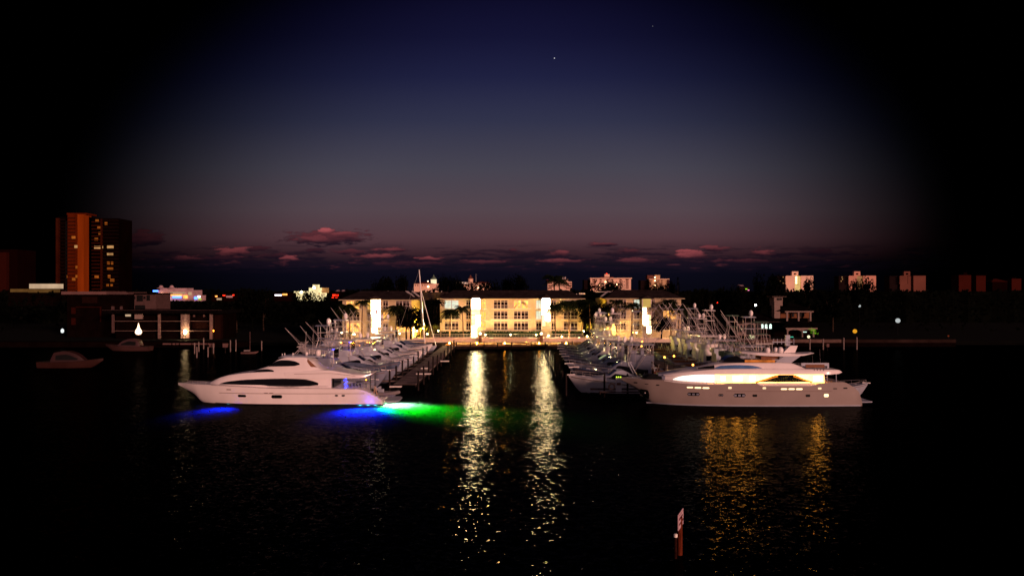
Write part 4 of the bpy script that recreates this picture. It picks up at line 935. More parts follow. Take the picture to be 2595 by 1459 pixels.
piles([(X(u, YQ-.3), YQ-.3) for u in (1156, 1192, 1227, 1261, 1297, 1348, 1383, 1424, 1450, 1484)], 'dark piling in front of the boardwalk, %s from the left', 'boardwalk pilings', top=1.9, r=.14)

# ------------------------------------------------------------------ lit apartment building
def ZY(v, Y): return Z(v, Y)
ap = thing('apartment_building', 'long three storey cream apartment building with glowing stair towers behind the marina', 'apartment building', (0, 225, 2.2))
B0 = 225.0; GZ = 2.2
FL = (13.5-GZ, 8.5, 5.3, 2.1)        # eave, floor lines (local)
def wall(name, x0, x1, y0, y1, zt, mt='cream'):
    return MB().box(x0, x1, y0-B0, y1-B0, 0, zt).build(name, M[mt], ap)
EAVE = Z(758, B0)-GZ
cx0, cx1 = X(1115, B0), X(1475, B0)
lx0, lx1, YLW = X(863, 215), X(1039, 215), 215+2.5
rx0, rx1, YRW = X(1539, 221), X(1726, 221), 221.0
wall('central_wall', cx0, cx1, B0, B0+26, EAVE)
wall('left_wing_wall', lx0, lx1, YLW, B0+26.2, EAVE-.25)
wall('right_wing_wall', rx0, rx1, YRW, B0+26.4, EAVE+.1)
# courtyard side walls, yellow lamp light put into their colour
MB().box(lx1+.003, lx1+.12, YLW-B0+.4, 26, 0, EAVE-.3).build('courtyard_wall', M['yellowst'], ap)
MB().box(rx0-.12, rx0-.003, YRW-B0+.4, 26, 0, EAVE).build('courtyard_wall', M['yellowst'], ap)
for (a, b, y0, e) in ((cx0, cx1, B0, EAVE), (lx0, lx1, YLW, EAVE-.25), (rx0, rx1, YRW, EAVE+.1)):
    m = MB(); m.hip(a-.9, b+.9, y0-B0-1.0, y0-B0+17, e+.22, e+2.75, 4.5); rf = m.build('roof', M['tile'], ap)
    MB().box(a-.92, b+.92, y0-B0-1.03, y0-B0+17.03, e+.01, e+.21).build('eaves', M['cream'], rf)
MB().box(lx1-.5, cx0+.5, 6, 24, EAVE-.4, EAVE+2.2).build('linking_roof', M['tile'], ap)
# pale parapets, vents, chimneys and skylights on the roof
def rb(name, u0, u1, v0, v1, Y, mt='roofw', d=.6):
    return MB().box(X(u0, Y), X(u1, Y), Y-B0, Y-B0+d, Z(v1, Y)-GZ, Z(v0, Y)-GZ).build(name, M[mt], ap)
for (u0, u1, v) in ((916,948,744.5),(1026,1060,744.0),(1142,1166,742.5),(1188,1200,742.5),(1265,1300,741.5),(1300,1334,741.5),(1412,1434,739.5),(1510,1572,739.5),(1648,1678,739.5)):
    rb('parapet', u0, u1, v-1.0, v+.6, 233.5)
for (u, v, w) in ((965,739,1.2),(983,737,1.5),(1000,738,1.2),(989,744,4),(1111,740,8),(1119,737,1.6),(1345,743,4),(1461,744,3),(1475,742,15),(1610,742,14),(1612,736,2),(1092,738,2.2)):
    rb('roof_vent', u-w/2, u+w/2, v, 746, 234.2)
rb('chimney', 1201, 1221, 741, 749, 232.0, 'cream', 2); rb('chimney', 1369, 1389, 739.5, 748, 232.0, 'cream', 2)
for (u0, u1) in ((1044, 1052), (1060, 1066), (1520, 1527), (1533, 1541), (1627, 1632)):
    s = 1 if u0 < 1300 else -1
    m = MB(); ya, yb = 1.2, 7; za, zb_ = EAVE+.75, EAVE+2.5; x0_, x1_ = X(u0, 226), X(u1, 226); sh_ = -3.0*s
    m.add([(x0_, ya, za), (x1_, ya, za), (x1_+sh_, yb, zb_), (x0_+sh_, yb, zb_)], [(0,1,2,3)]); m.build('skylight', M['roofw'], ap)
# string courses at the floor lines
for (a, b, y) in ((cx0, cx1, B0), (lx0, lx1, YLW), (rx0, rx1, YRW)):
    for v in (784, 811.3, 838):
        z = Z(v, B0)-GZ; MB().box(a, b, y-B0-.18, y-B0-.003, z-.14, z+.14).build('floor_band', M['cream'], ap)
WIN = {}
def window(u0, u1, v0, v1, Y, kind='pane', nm=4, rail=True, trans=True):
    """window with frame, mullions, glass and a balcony rail; measured on the facade plane"""
    w, h = (u1-u0)/F*Y, (v1-v0)/F*Y; x = X(u0, Y); z = Z(v1, Y)-GZ
    key = (round(w, 1), round(h, 1), nm, rail)
    if key not in WIN:
        m = MB(); t = .09
        m.box(0, w, -.10, .02, 0, t); m.box(0, w, -.10, .02, h-t, h); m.box(0, t, -.10, .02, t, h-t); m.box(w-t, w, -.10, .02, t, h-t)
        for i in range(1, nm):
            xx = w*i/nm; b = .11 if (nm == 4 and i == 2) else .045; m.box(xx-b, xx+b, -.09, .02, t, h-t)
        if trans: m.box(t, w-t, -.085, .02, h*.80, h*.80+.10)
        r = None
        if rail:
            r = MB(); n = max(4, int(w/.28)); p = .75 if w > 3 else .25
            r.box(-p, w+p, -1.05, -1.0, 1.02, 1.09); r.box(-p, w+p, -1.05, -1.0, .06, .11)
            for i in range(n+1): xx = -p+(w+2*p)*i/n; r.box(xx-.018, xx+.018, -1.04, -1.01, .11, 1.02)
            for xx in (-p, w+p-.05): r.box(xx, xx+.05, -1.0, -.2, 1.02, 1.09)
            r.box(-p-.05, w+p+.05, -1.1, -.19, -.12, .05)
        pm = MB(); pm.box(.06, w-.06, -.05, -.02, .06, h-.06)
        WIN[key] = (m.build('window', M['frame'], ap), pm, r.build('balcony', M['frame'], ap) if r else None, w, h)
        fo, pm, ro, _, _ = WIN[key]
    else:
        fo, pm, ro, _, _ = WIN[key]
        fo = fo.copy(); COL.objects.link(fo)
        if ro: ro = ro.copy(); COL.objects.link(ro)
    fo.location = (x, Y-B0, z)
    if ro: ro.location = (x, Y-B0, z)
    key2 = (key, kind)
    if key2 not in WIN: WIN[key2] = pm.build('pane', M[kind], fo)
    else:
        po = WIN[key2].copy(); COL.objects.link(po); po.parent = fo; po.location = (0, 0, 0)
    return fo
rows = ((760.5, 782), (787, 809), (814, 836))
for ci, (u0, u1, kinds, nm) in enumerate((
        (1126.5, 1162.4, ('e_winc', 'pane', 'pane'), 4), (1181, 1193, ('pane', 'pane', 'pane'), 2), (1219, 1232, ('e_winy', 'e_winy', 'e_winy'), 2),
        (1251, 1287, ('pane', 'pane', 'pane'), 4), (1302, 1339, ('e_winw', 'pane', 'pane'), 4), (1358, 1372, ('e_winc', 'e_winc', 'pane'), 2),
        (1397, 1409, ('pane', 'pane', 'pane'), 2), (1428, 1464, ('pane', 'pane', 'pane'), 4))):
    for (v0, v1), kd in zip(rows, kinds): window(u0, u1, v0, v1, B0, kd, nm)
for (u0, u1, kinds, nm) in ((877, 912, ('e_winw', 'pane', 'e_winw'), 4), (931, 938.5, ('e_winy', 'pane', 'pane'), 2), (970.5, 984, ('pane', 'e_winw', 'pane'), 2), (1003, 1038, ('pane', 'pane', 'e_winw'), 4)):
    for (v0, v1), kd in zip(((762, 784), (790.5, 812.5), (818, 841)), kinds): window(u0, u1, v0, v1, YLW, kd, nm)
for (u0, u1, kinds, nm) in ((1558, 1587, ('pane', 'pane', 'pane'), 4), (1606, 1621, ('e_winc', 'pane', 'pane'), 2), (1651, 1659.5, ('pane', 'pane', 'pane'), 2), (1680, 1715, ('pane', 'e_winw', 'pane'), 4)):
    for (v0, v1), kd in zip(((759, 781), (786.5, 808.5), (814, 836)), kinds): window(u0, u1, v0, v1, YRW, kd, nm)
# stair towers: projecting bays with a gable; their shafts are lit bright inside
def tower(u0, u1, Y, panels, vpeak=748.5, vtop=757):
    yl = Y-B0-2.0; yy = Y-2.0; x0, x1 = X(u0, yy), X(u1, yy); zt = Z(vtop, yy)-GZ
    t = MB().box(x0, x1, yl, yl+2.0-.004, 0, zt).build('stair_tower', M['cream'], ap)
    xm = (x0+x1)/2; g = MB(); g.prism([(x0-.9, zt+.01), (x1+.9, zt+.01), (xm, Z(vpeak, yy)-GZ)], yl-.7, yl+8); g.build('gable_roof', M['tile'], t)
    for (a, b, v0, v1, em) in panels:
        xa, xb = x0+(x1-x0)*a, x0+(x1-x0)*b; z0, z1 = Z(v1, yy)-GZ, Z(v0, yy)-GZ
        MB().box(xa+.06, xb-.06, yl-.05, yl-.01, z0, z1).build('lit_stair_panel', M[em], t)
    m = MB()
    for v in (787, 811, 830):
        z = Z(v, yy)-GZ; m.box(x0-.02, x1+.02, yl-.12, yl-.053, z-.06, z+.06)
    for a in (.0, 1.0): m.box(x0+(x1-x0)*a-.1, x0+(x1-x0)*a+.1, yl-.11, yl-.054, .4, zt)
    m.build('mullions', M['frame'], t)
    return t
tower(940, 965, YLW, ((.0, 1, 760, 786, 'e_white0'), (0, 1, 787, 800, 'e_white0'), (.15, 1, 800, 828, 'e_white0'), (.1, .7, 831, 843, 'e_white0'), (0, .15, 800, 828, 'e_white2')), 749)
tower(1194.5, 1217, B0, ((0, 1, 756, 782, 'e_white'), (0, 1, 783, 797, 'e_white2'), (.5, 1, 799, 825, 'e_white'), (0, .5, 799, 825, 'e_white2'), (.08, .55, 827, 853, 'e_white')), 747)
tower(1373, 1394.5, B0, ((0, 1, 755, 782, 'e_white'), (0, .55, 783, 796, 'e_white'), (.55, 1, 783, 796, 'e_white2'), (.45, 1, 798, 812, 'e_white'), (0, .45, 798, 826, 'e_white2')), 746)
tower(1628, 1650, YRW, ((0, .5, 780, 796, 'e_white0'), (0, 1, 756, 778, 'e_roofy2'), (0, .65, 798, 824, 'e_white0'), (.65, 1, 798, 824, 'e_white2'), (.5, 1, 826, 844, 'e_white0')), 749)

# garden floods and lanterns on the terrace
def flood(u, v, Y, w, e, col=(1,.72,.35), r=.22, em='e_globe', nm='garden_lamp'):
    z = Z(v, Y)
    return lampthing(nm, 'glowing garden lamp ' + w, (X(u, Y), Y, 2.2), max(.5, z-2.2), r, em, e, col, 'garden lamps on the apartment terrace')
for a in ((866,843,213.8,'at the left corner of the apartments',650), (893,846,214.5,'by the left wing, second from the left corner',120), (898,847,214.2,'close right of another by the left wing',80), (1013,845,214.4,'before the right end of the left wing',250),
          (1057,838,222,'low and bright yellow in the left courtyard',9000,(1,.66,.12)), (1072,832,226,'higher of two in the left courtyard',5000,(1,.66,.12)), (1111,838,222,'beside the yellow shrub left of the central block',420,(1,.7,.15)), (1083,846,219,'by the foot of the sailing yacht mast',150),
          (1230,848,221,'right of the second stair tower hedge',300,(.85,1,.55)), (1294,848,221,'at the centre of the terrace hedge',300,(.9,1,.55)), (1359,848,221,'left of the third stair tower hedge',340,(.9,1,.55)), (1196,851,218,'low beside the second stair tower foot',120),
          (1390,850,218,'low beside the third stair tower foot',160), (1424,853,217.3,'on the seawall right of the third stair tower',80), (1479,839,222,'by the right end of the central hedge',320,(1,.7,.15)), (1505,842,220,'left of the right courtyard trees',420,(1,.7,.15)), (1522,828,226,'higher of two in the right courtyard',5000,(1,.66,.10)),
          (1533,834,219,'low and brightest in the right courtyard',7000,(1,.66,.12)), (1488,852,217.6,'low on the seawall below the right courtyard',160,(1,.75,.2)), (1613,843,219,'before the third window of the right wing',150)):
    flood(*a[:4], a[4]*1.5, *a[5:])
# unseen fill lamps added to brighten the facade, aimed at the walls
ws0 = None
for i, (u, Y, e) in enumerate(((905,209,750),(995,209,750),(1145,217.3,1500),(1250,217.3,1900),(1330,217.3,1900),(1440,217.3,1500),(1570,214,750),(1690,214,650))):
    t = thing('facade_spotlight', 'small shaded facade spotlight on the terrace edge, %s from the left' % ORD[i], 'spotlight', (X(u, Y), Y, 2.45 if 1100 < u < 1480 else 2.3), 0, 'facade spotlights')
    MB().lathe((0, 0, 0), [(.12, 0), (.12, .06), (.03, .08), (.03, .3)], 8).build('stake', M['black'], t)
    hd = MB().tube([(0, -.2, .28), (0, .12, .45)], .07, .11, 8).build('lamp_head', M['black'], t)
    li = bpy.data.lights.new('facade_wash', 'SPOT'); li.energy = e*2.0; li.color = (1, .57, .17); li.spot_size = R(150); li.spot_blend = 1; li.shadow_soft_size = .3
    o = bpy.data.objects.new('wash_beam', li); COL.objects.link(o); o.parent = hd; o.location = (0, .3, .6); o.rotation_euler = Vector((0, -.75, -.66)).to_track_quat('Z', 'Y').to_euler()

# ------------------------------------------------------------------ vegetation
def palm_proto(seed, h, spread, droop):
    r = random.Random(seed); t = thing('palm_tree', None, 'palm tree')
    bx, by = r.uniform(-.6, .6), r.uniform(-.3, .3)
    tp = [(bx*(i/6)**1.6, by*(i/6)**1.6, h*i/6) for i in range(7)]
    MB().tube(tp, .21, .12, 8).build('trunk', M['pbark'], t, 60)
    m = MB(); c = Vector(tp[-1])
    for k in range(30):
        a = k*2.399+r.uniform(-.2, .2); up = r.uniform(-.35, 1.15); ln = spread*r.uniform(.8, 1.12)
        d = Vector((math.cos(a), math.sin(a), 0)); pts = []
        for i in range(9):
            s = i/8; pts.append(c + d*ln*(s*math.cos(up*.6)) + Vector((0, 0, ln*(math.sin(up)*s*.75 - droop*s*s))))
        for i in range(8):
            p, q = pts[i], pts[i+1]; sd_ = d.cross(Vector((0, 0, 1))); wl = spread*.34*math.sin(math.pi*min(1, (i+.9)/8.6))**.7
            for s in (-1, 1):
                for j in (0, .5):
                    b = p.lerp(q, j); e = b + sd_*s*wl + (q-p)*.9 + Vector((0, 0, -wl*r.uniform(.35, .8)))
                    m.add([b, p.lerp(q, j+.42), e], [(0,1,2)])
    m.build('crown', M['palm'], t)
    return t
def broad_proto(seed, h, w, n=700, mt='leaf', name='broadleaf_tree', label=None, cat='tree', trunk=True):
    r = random.Random(seed); t = thing(name, None, cat)
    if trunk:
        m = MB(); m.tube([(0,0,0), (.1,0,h*.25), (0,.1,h*.5)], .28, .16, 8)
        for k in range(6):
            a = k*1.05+r.uniform(0, .5); m.tube([(0, .05, h*r.uniform(.28, .5)), (w*.2*math.cos(a), w*.2*math.sin(a), h*.62), (w*.36*math.cos(a), w*.36*math.sin(a), h*r.uniform(.65, .9))], .12, .03, 5)
        m.build('trunk', M['bark'], t, 60)
    m = MB(); cl = []
    for k in range(15):
        a = r.uniform(0, 6.28); q = r.uniform(.05, .42); cl.append((w*q*math.cos(a), w*q*math.sin(a), h*r.uniform(.42 if trunk else .15, .92), w*r.uniform(.10, .22)))
    for i in range(n):
        x, y, z, q = cl[i % 15]; v = Vector((r.gauss(0, 1), r.gauss(0, 1), r.gauss(0, .8))); v = v.normalized()*q*r.uniform(.55, 1.15)
        p = Vector((x, y, z))+v; a = Vector((r.gauss(0,1), r.gauss(0,1), r.gauss(0,1))).normalized(); b = a.cross(v).normalized(); l = w*r.uniform(.028, .05)
        m.add([p-a*l, p+b*l*.5, p+a*l, p-b*l*.5], [(0,1,2,3)])
    m.build('crown', M[mt], t)
    return t
PP = [palm_proto(1, 9.2, 2.9, .55), palm_proto(2, 8.6, 3.3, .7), palm_proto(3, 10.0, 2.6, .5)]
BP = [broad_proto(11, 9, 6.5, 1900), broad_proto(12, 10.5, 6, 1900), broad_proto(13, 7.5, 7.5, 1900)]
BP[2].children[1].active_material = M['leaf']
LB = broad_proto(14, 4.2, 4.6, 420, 'lit_leaf', 'lit_shrub', cat='shrub')
def place(protos, i, loc, sc, label, group=None):
    P_ = protos[i]
    if not P_.get('label'):
        P_.location = loc; P_.scale = sc if isinstance(sc, tuple) else (sc,)*3; P_.rotation_euler = (0, 0, rnd.uniform(0, 6)); tag(P_, label, group=group); return P_
    return dup(P_, loc, rnd.uniform(0, 6), label, group, sc)
gp = 'palms before the apartment building'
for (u, v, Y, i, w) in ((874,774,213.6,1,'at the left corner of the left wing'), (886,782,214,0,'short, before the left wing lit corner flat'), (917,765,213.8,2,'between the orange window and the first stair tower'), (1003,777,213,1,'dark and full, right of the first stair tower'),
        (1070,789,228,0,'small, in the left courtyard beside the mast'), (1066,812,222,0,'lowest, in the left courtyard'), (1139,787,219,1,'left of a pair before the central block'), (1174,779,218.5,0,'slender, just left of the second stair tower'),
        (1408,774,219,0,'slender, just right of the third stair tower'), (1443,766,219.5,1,'dark and wide, before the right end of the central block'), (1475,763,222,1,'tall, at the right corner of the central block'), (1496,766,219,2,'tall, at the mouth of the right courtyard'),
        (1540,781,218.5,1,'before the lit right courtyard wall'), (1563,764,216,2,'tall and dark, left end of the right wing'), (1601,771,216,0,'slender, left of the fourth stair tower'), (1700,763,216,0,'slender, before the right end of the right wing'), (1718,777,216.5,1,'last on the right corner of the right wing')):
    hh = (9.2, 8.6, 10.0)[i]; zc = Z(v, Y); s = (zc-2.2)/hh
    place(PP, i, (X(u, Y), Y, 2.2), s, 'palm tree ' + w, gp)
gb = 'broadleaf trees round the apartments'
for (u, vt, Y, i, w) in ((1030,778,213,0,'broadleaf tree in front of the right bay of the left wing'), (1041,783,213.5,2,'round brown tree at the right end of the left wing'), (1097,757,221,1,'tall dark tree between left courtyard and central block'), (1090,774,219.5,0,'dark tree leaning by the sailing yacht forestay'),
        (1507,774,221,2,'shaggy tree in the mouth of the right courtyard'), (1524,790,221,0,'low tree before the yellow courtyard wall'), (1546,768,217.5,1,'dark tree at the left corner of the right wing'), (1676,803,215,2,'thin leafy tree behind the outriggers')):
    hh = (9, 10.5, 7.5)[i]; s = (Z(vt, Y)-2.2)/hh
    place(BP, i, (X(u, Y), Y, 2.2), s, w, gb)
for i, (u, vt, Y, w) in enumerate(((1084,810,223,'yellow lit leafy shrub in the left courtyard'), (1100,818,221,'yellow green lit shrub beside the central block left corner'), (1496,812,223,'yellow lit leafy shrub in the right courtyard'), (1515,806,222,'tall lit shrub against the right courtyard wall'), (888,838,214,'low lit shrub under the left wing'))):
    s = (Z(vt, Y)-2.2)/4.2; place([LB], 0, (X(u, Y), Y, 2.2), s, w, 'lit shrubs round the apartments')
def hedge(u0, u1, v0, Y, label):
    x0, x1 = X(u0, Y), X(u1, Y); zt = Z(v0, Y); r = random.Random(int(u0)); m = MB()
    m.box(x0+.2, x1-.2, -.5, .5, 0, zt-2.2-.25)
    for i in range(int((x1-x0)*60)):
        p = Vector((r.uniform(x0, x1), r.uniform(-.75, -.4), r.uniform(.1, zt-2.2))); a = Vector((r.gauss(0,1), r.gauss(0,.4), r.gauss(0,1))).normalized()*.22; b = a.cross(Vector((0,1,.3))).normalized()*.12
        m.add([p-a, p+b, p+a, p-b], [(0,1,2,3)])
    o = m.build('hedge', M['hedge']); o.location = (0, Y, 2.2); return tag(o, label, 'hedge', 'clipped hedges along the terrace')
hedge(1118, 1192, 839, 222.5, 'clipped dark hedge left of the second stair tower'); hedge(1229, 1372, 839, 222.4, 'long clipped hedge between the two bright stair towers'); hedge(1398, 1478, 838, 222.4, 'clipped dark hedge right of the third stair tower')
# dark trees standing against the sky and in front of the far condos
gt = 'dark trees on the skyline'
for (u, vt, vb, Y, i, w) in ((992,713,745,330,2,'dark skyline tree left of the twin turret hotel'), (1022,711,745,325,0,'wide dark skyline tree nearest the left hotel wing'), (1128,709,745,330,0,'large dark tree between the two hotel turrets'), (1146,717,745,330,2,'dark tree just right of the large one between the turrets'), (1316,708,748,320,0,'lone dark tree on the skyline right of the hotel'), (1300,716,748,330,2,'smaller dark tree leaning on the lone skyline one'),
        (1232,722,750,330,2,'dark tree below the right hotel wing'), (1178,724,748,330,0,'dark tree below the right hotel turret'), (1530,722,748,330,2,'dark tree before the left half of the red lamp condo'), (1565,722,748,335,0,'dark tree before the right half of the red lamp condo'), (1660,728,750,330,2,'dark tree before the stepped condo'), (1700,722,750,335,0,'dark tree right of the stepped condo'),
        (1950,708,748,330,2,'dark dome shaped tree left of the far white condo'), (2048,715,748,330,0,'dark tree before the far white condo'), (2190,718,748,335,2,'dark tree before the second white condo'), (957,722,748,330,0,'dark tree right of the floodlit block'), (772,747,765,300,2,'dark tree before the floodlit block'), (668,742,790,270,0,'large dark tree left of the floodlit block'), (640,744,800,260,2,'dark tree right of the left apartments'), (600,764,800,262,0,'dark tree behind the left apartments'), (830,758,850,250,2,'dark tree at the left edge of the apartment block'),
        (1790,742,850,262,0,'dark tree right of the apartment block'), (1850,740,850,265,2,'dark tree left of the tiled waterfront house'), (2110,740,860,262,0,'dark tree right of the tiled waterfront house')):
    hh = (9, 10.5, 7.5)[i]; zb = 1.1; s = (Z(vt, Y)-zb)/hh/.95
    place(BP, i, (X(u, Y), Y, zb), (s*.66, s*.66, s), w, gt)
for j, (u, v, Y, w) in enumerate(((1405,704,300,'tall dark palm before the chimneyed condo'), (1418,712,302,'second dark palm before the chimneyed condo'))):
    s = (Z(v, Y)-1.1)/10.0; place(PP, 2, (X(u, Y), Y, 1.1), s, w, 'dark palms on the skyline')
ct = thing('conifer_tree', 'narrow dark conifer spire on the skyline', 'tree', (X(1718, 330), 330, 1.1)); m = MB(); r = random.Random(5)
hh = Z(702, 330)-1.1
for i in range(500):
    q = r.random()**.7; a = r.uniform(0, 6.3); rad_ = 2.0*(1-q)+.1; p = Vector((rad_*math.cos(a), rad_*math.sin(a), hh*(.15+.85*q))); d = Vector((math.cos(a), math.sin(a), -.4))*.5
    m.add([p-d*.6, p+Vector((-d.y, d.x, .1))*.5, p+d], [(0,1,2)])
m.build('crown', M['leaf'], ct); MB().tube([(0,0,0),(0,0,hh*.95)], .3, .05, 6).build('trunk', M['bark'], ct)
# far woods: one dark mass nobody could count
m = MB(); r = random.Random(21)
def open_view(u): return 372 < u < 622 or 684 < u < 872
for i in range(9000):
    u = r.uniform(-60, 2660); Y = r.choice((258, 275, 300, 340, 400, 520, 640)); x = X(u, Y)
    if 240 < Y < 262 and -56 < x < 57: continue
    top = Z(736.5 + 2.2*math.sin(u*.021+Y) + 1.6*math.sin(u*.083+Y*2), Y) - (0 if Y > 290 else 3.5)
    if open_view(u) and Y < 430: top = Z(764, Y)
    z = 1 + (top-1)*r.random()**.45; l = .9*Y/300*r.uniform(.5, 1.3); a = Vector((r.gauss(0,1), r.gauss(0,.5), r.gauss(0,1))).normalized()*l; b = a.cross(Vector((0,1,.2))).normalized()*l*.6
    p = Vector((x, Y+r.uniform(-6, 6), z)); m.add([p-a, p+b, p+a, p-b], [(0,1,2,3)])
for Y, vt in ((345, 739.5), (640, 738.5)):
    for u in range(-100, 2700, 20):
        a, b = X(u, Y), X(u+20, Y); vv = 764 if Y < 430 and open_view(u+10) else vt
        m.add([(a, Y+8, 1), (b, Y+8, 1), (b, Y+8, Z(vv, Y)), (a, Y+8, Z(vv, Y))], [(0,1,2,3)])
tag(m.build('woodland', M['leaf']), kind='stuff', label='far dark woods along the whole horizon', cat='woodland')
# ------------------------------------------------------------------ buildings on the skyline
def blk(t, name, u0, u1, v0, v1, Y, mt, d=12, y=0.0):
    cx = t.location; return MB().box(X(u0, Y)-cx.x, X(u1, Y)-cx.x, y, y+d, Z(v1, Y)-cx.z, Z(v0, Y)-cx.z).build(name, M[mt], t)
def far(label, u, Y, name='condominium', cat='building'): return thing(name, label, cat, (X(u, Y), Y, 1.1))
VB = 742
def turret(t, u, w, v0, vs, v1, Y, mt, lit):
    x = X(u, Y)-t.location.x; r = w/2/F*Y; z0 = t.location.z
    MB().lathe((x, 4, 0), [(r, Z(v1, Y)-z0), (r, Z(vs, Y)-z0), (r*1.12, Z(vs, Y)-z0), (r*1.12, Z(vs-.8, Y)-z0)], 8).build('turret', M[lit], t)
    d = MB().sphere((x, 4, Z(vs-.8, Y)-z0), r*.95, 1, 1, 1.0, 14, 6, True).build('dome', M[mt], t, 60)
    MB().lathe((x, 4, Z(vs-.8, Y)-z0+r*.9), [(r*.3, 0), (r*.3, r*.3), (.02, r*.9)], 8).build('finial', M[mt], d)
h = far('distant salmon hotel wing with a glowing domed turret, left of the pair', 1078, 500, 'hotel')
blk(h, 'wall', 1049, 1108, 718.5, VB, 500, 'far_pink'); MB().hip(X(1047,500)-h.location.x, X(1100,500)-h.location.x, -1, 13, Z(718.5,500)-1.1, Z(714.5,500)-1.1).build('roof', M['redroof'], h)
turret(h, 1097.5, 14.5, 0, 708.5, 721, 500, 'green_grey', 'e_cupola'); MB().sphere((X(1085,500)-h.location.x, -1, Z(712.5,500)-1.1), .35).build('roof_lamp', M['e_town'], h)
for u in (1052, 1058, 1064, 1070, 1076, 1082): blk(h, 'window', u, u+2, 721, 724.5, 500, 'far_open', .2, -.22)
blk(h, 'lit_window', 1083, 1087, 724, 728, 500, 'e_town', .2, -.22)
h = far('distant salmon hotel wing with a pale domed turret and flagpole, right of the pair', 1200, 500, 'hotel')
blk(h, 'wall', 1198, 1243, 717.5, VB, 500, 'far_pink'); blk(h, 'lower_wall', 1158, 1197.6, 722, VB, 500, 'far_pink', 10, 2)
MB().hip(X(1196,500)-h.location.x, X(1246,500)-h.location.x, -1, 13, Z(717.3,500)-1.1, Z(713,500)-1.1).build('roof', M['redroof'], h)
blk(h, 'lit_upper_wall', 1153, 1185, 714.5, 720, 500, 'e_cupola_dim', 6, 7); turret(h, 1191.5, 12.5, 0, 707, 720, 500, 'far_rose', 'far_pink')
MB().tube([(X(1206.5,500)-h.location.x, -1, 0), (X(1206.5,500)-h.location.x, -1, Z(693.5,500)-1.1)], .16, .08, 6).build('flagpole', M['alu'], h)
for k, u in enumerate((1203, 1209, 1215, 1221, 1227, 1233, 1238)):
    for v in (719.5, 724.5): blk(h, 'window', u, u+2, v, v+3, 500, 'far_open', .2, -.22)
for u, v in ((1210, 725), (1170, 726)): blk(h, 'lit_window', u, u+3, v, v+5, 500, 'e_town', .2, -.25)
blk(h, 'pantile_band', 1158, 1190, 720.5, 722, 500, 'redroof', 1.0, .9)
# three condos mid right
h = far('distant pink condo with white chimneys, leftmost of the three right of centre', 1418, 620)
blk(h, 'wall', 1388, 1449, 713.5, VB, 620, 'far_pink', 14); blk(h, 'upper_wall', 1402, 1440, 707.5, 713.5, 620, 'far_pink', 10, 1)
for u in (1405, 1410, 1425, 1431): blk(h, 'chimney', u, u+3.4, 701, 707.4, 620, 'roofw', 2, 2)
MB().hip(X(1386,620)-h.location.x, X(1402,620)-h.location.x, -1, 12, Z(713.3,620)-1.1, Z(709,620)-1.1).build('roof', M['redroof'], h)
for u in (1390, 1395, 1435, 1440, 1445):
    for v in (716, 722, 728): blk(h, 'balcony', u, u+3.4, v, v+3.6, 620, 'far_open', .3, -.32)
h = far('distant wide pink condo with a red lamp on its roof hut, middle of the three', 1545, 640)
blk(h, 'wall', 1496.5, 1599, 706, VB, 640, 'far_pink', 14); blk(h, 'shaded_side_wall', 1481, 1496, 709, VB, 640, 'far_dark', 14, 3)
blk(h, 'roof_slab', 1494.5, 1601, 704, 706, 640, 'far_pink', 17, -1.5); blk(h, 'roof_hut', 1533, 1546, 694.5, 704, 640, 'far_pink', 5, 3); blk(h, 'roof_hut', 1523, 1556, 701.5, 704, 640, 'far_rose', 5, 2.4)
MB().sphere((X(1539,640)-h.location.x, 4, Z(693.5,640)-1.1), .7).build('red_beacon', M['e_red'], h)
for u in (1502, 1520, 1537, 1549.5, 1571, 1586):
    for v in (707.5, 712.5, 717.5, 722.5, 727.5): blk(h, 'balcony', u, u+7 if u in (1502, 1586, 1537) else u+4.5, v, v+2.9, 640, 'far_open', .3, -.33)
for u, v in ((1519, 720), (1561, 719.5), (1533, 713)): blk(h, 'lit_window', u, u+3, v, v+2, 640, 'e_town', .3, -.4)
h = far('distant stepped tan condo with balconies on both edges, rightmost of the three', 1665, 660)
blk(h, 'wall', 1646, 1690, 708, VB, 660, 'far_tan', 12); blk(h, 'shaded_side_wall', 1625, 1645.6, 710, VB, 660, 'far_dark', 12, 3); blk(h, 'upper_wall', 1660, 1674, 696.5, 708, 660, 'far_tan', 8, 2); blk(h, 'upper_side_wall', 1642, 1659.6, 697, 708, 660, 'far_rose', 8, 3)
blk(h, 'roof_slab', 1645, 1696, 706.3, 708, 660, 'far_pink', 14, -1)
for v in (711, 716, 721, 726): blk(h, 'balcony', 1644.5, 1651, v, v+2.2, 660, 'far_rose', 1.5, -1.6); blk(h, 'balcony', 1690.2, 1696, v, v+2.2, 660, 'far_rose', 4, -.5)
for v in (709.5, 714.5, 719.5, 724.5, 729.5):
    for u in (1663, 1668.5, 1676): blk(h, 'window', u, u+2.6, v, v+2.6, 660, 'far_open', .3, -.33)
for v in (701.5, 710, 722): blk(h, 'lit_window', 1658, 1661, v, v+2.3, 660, 'e_town', .3, -.4)
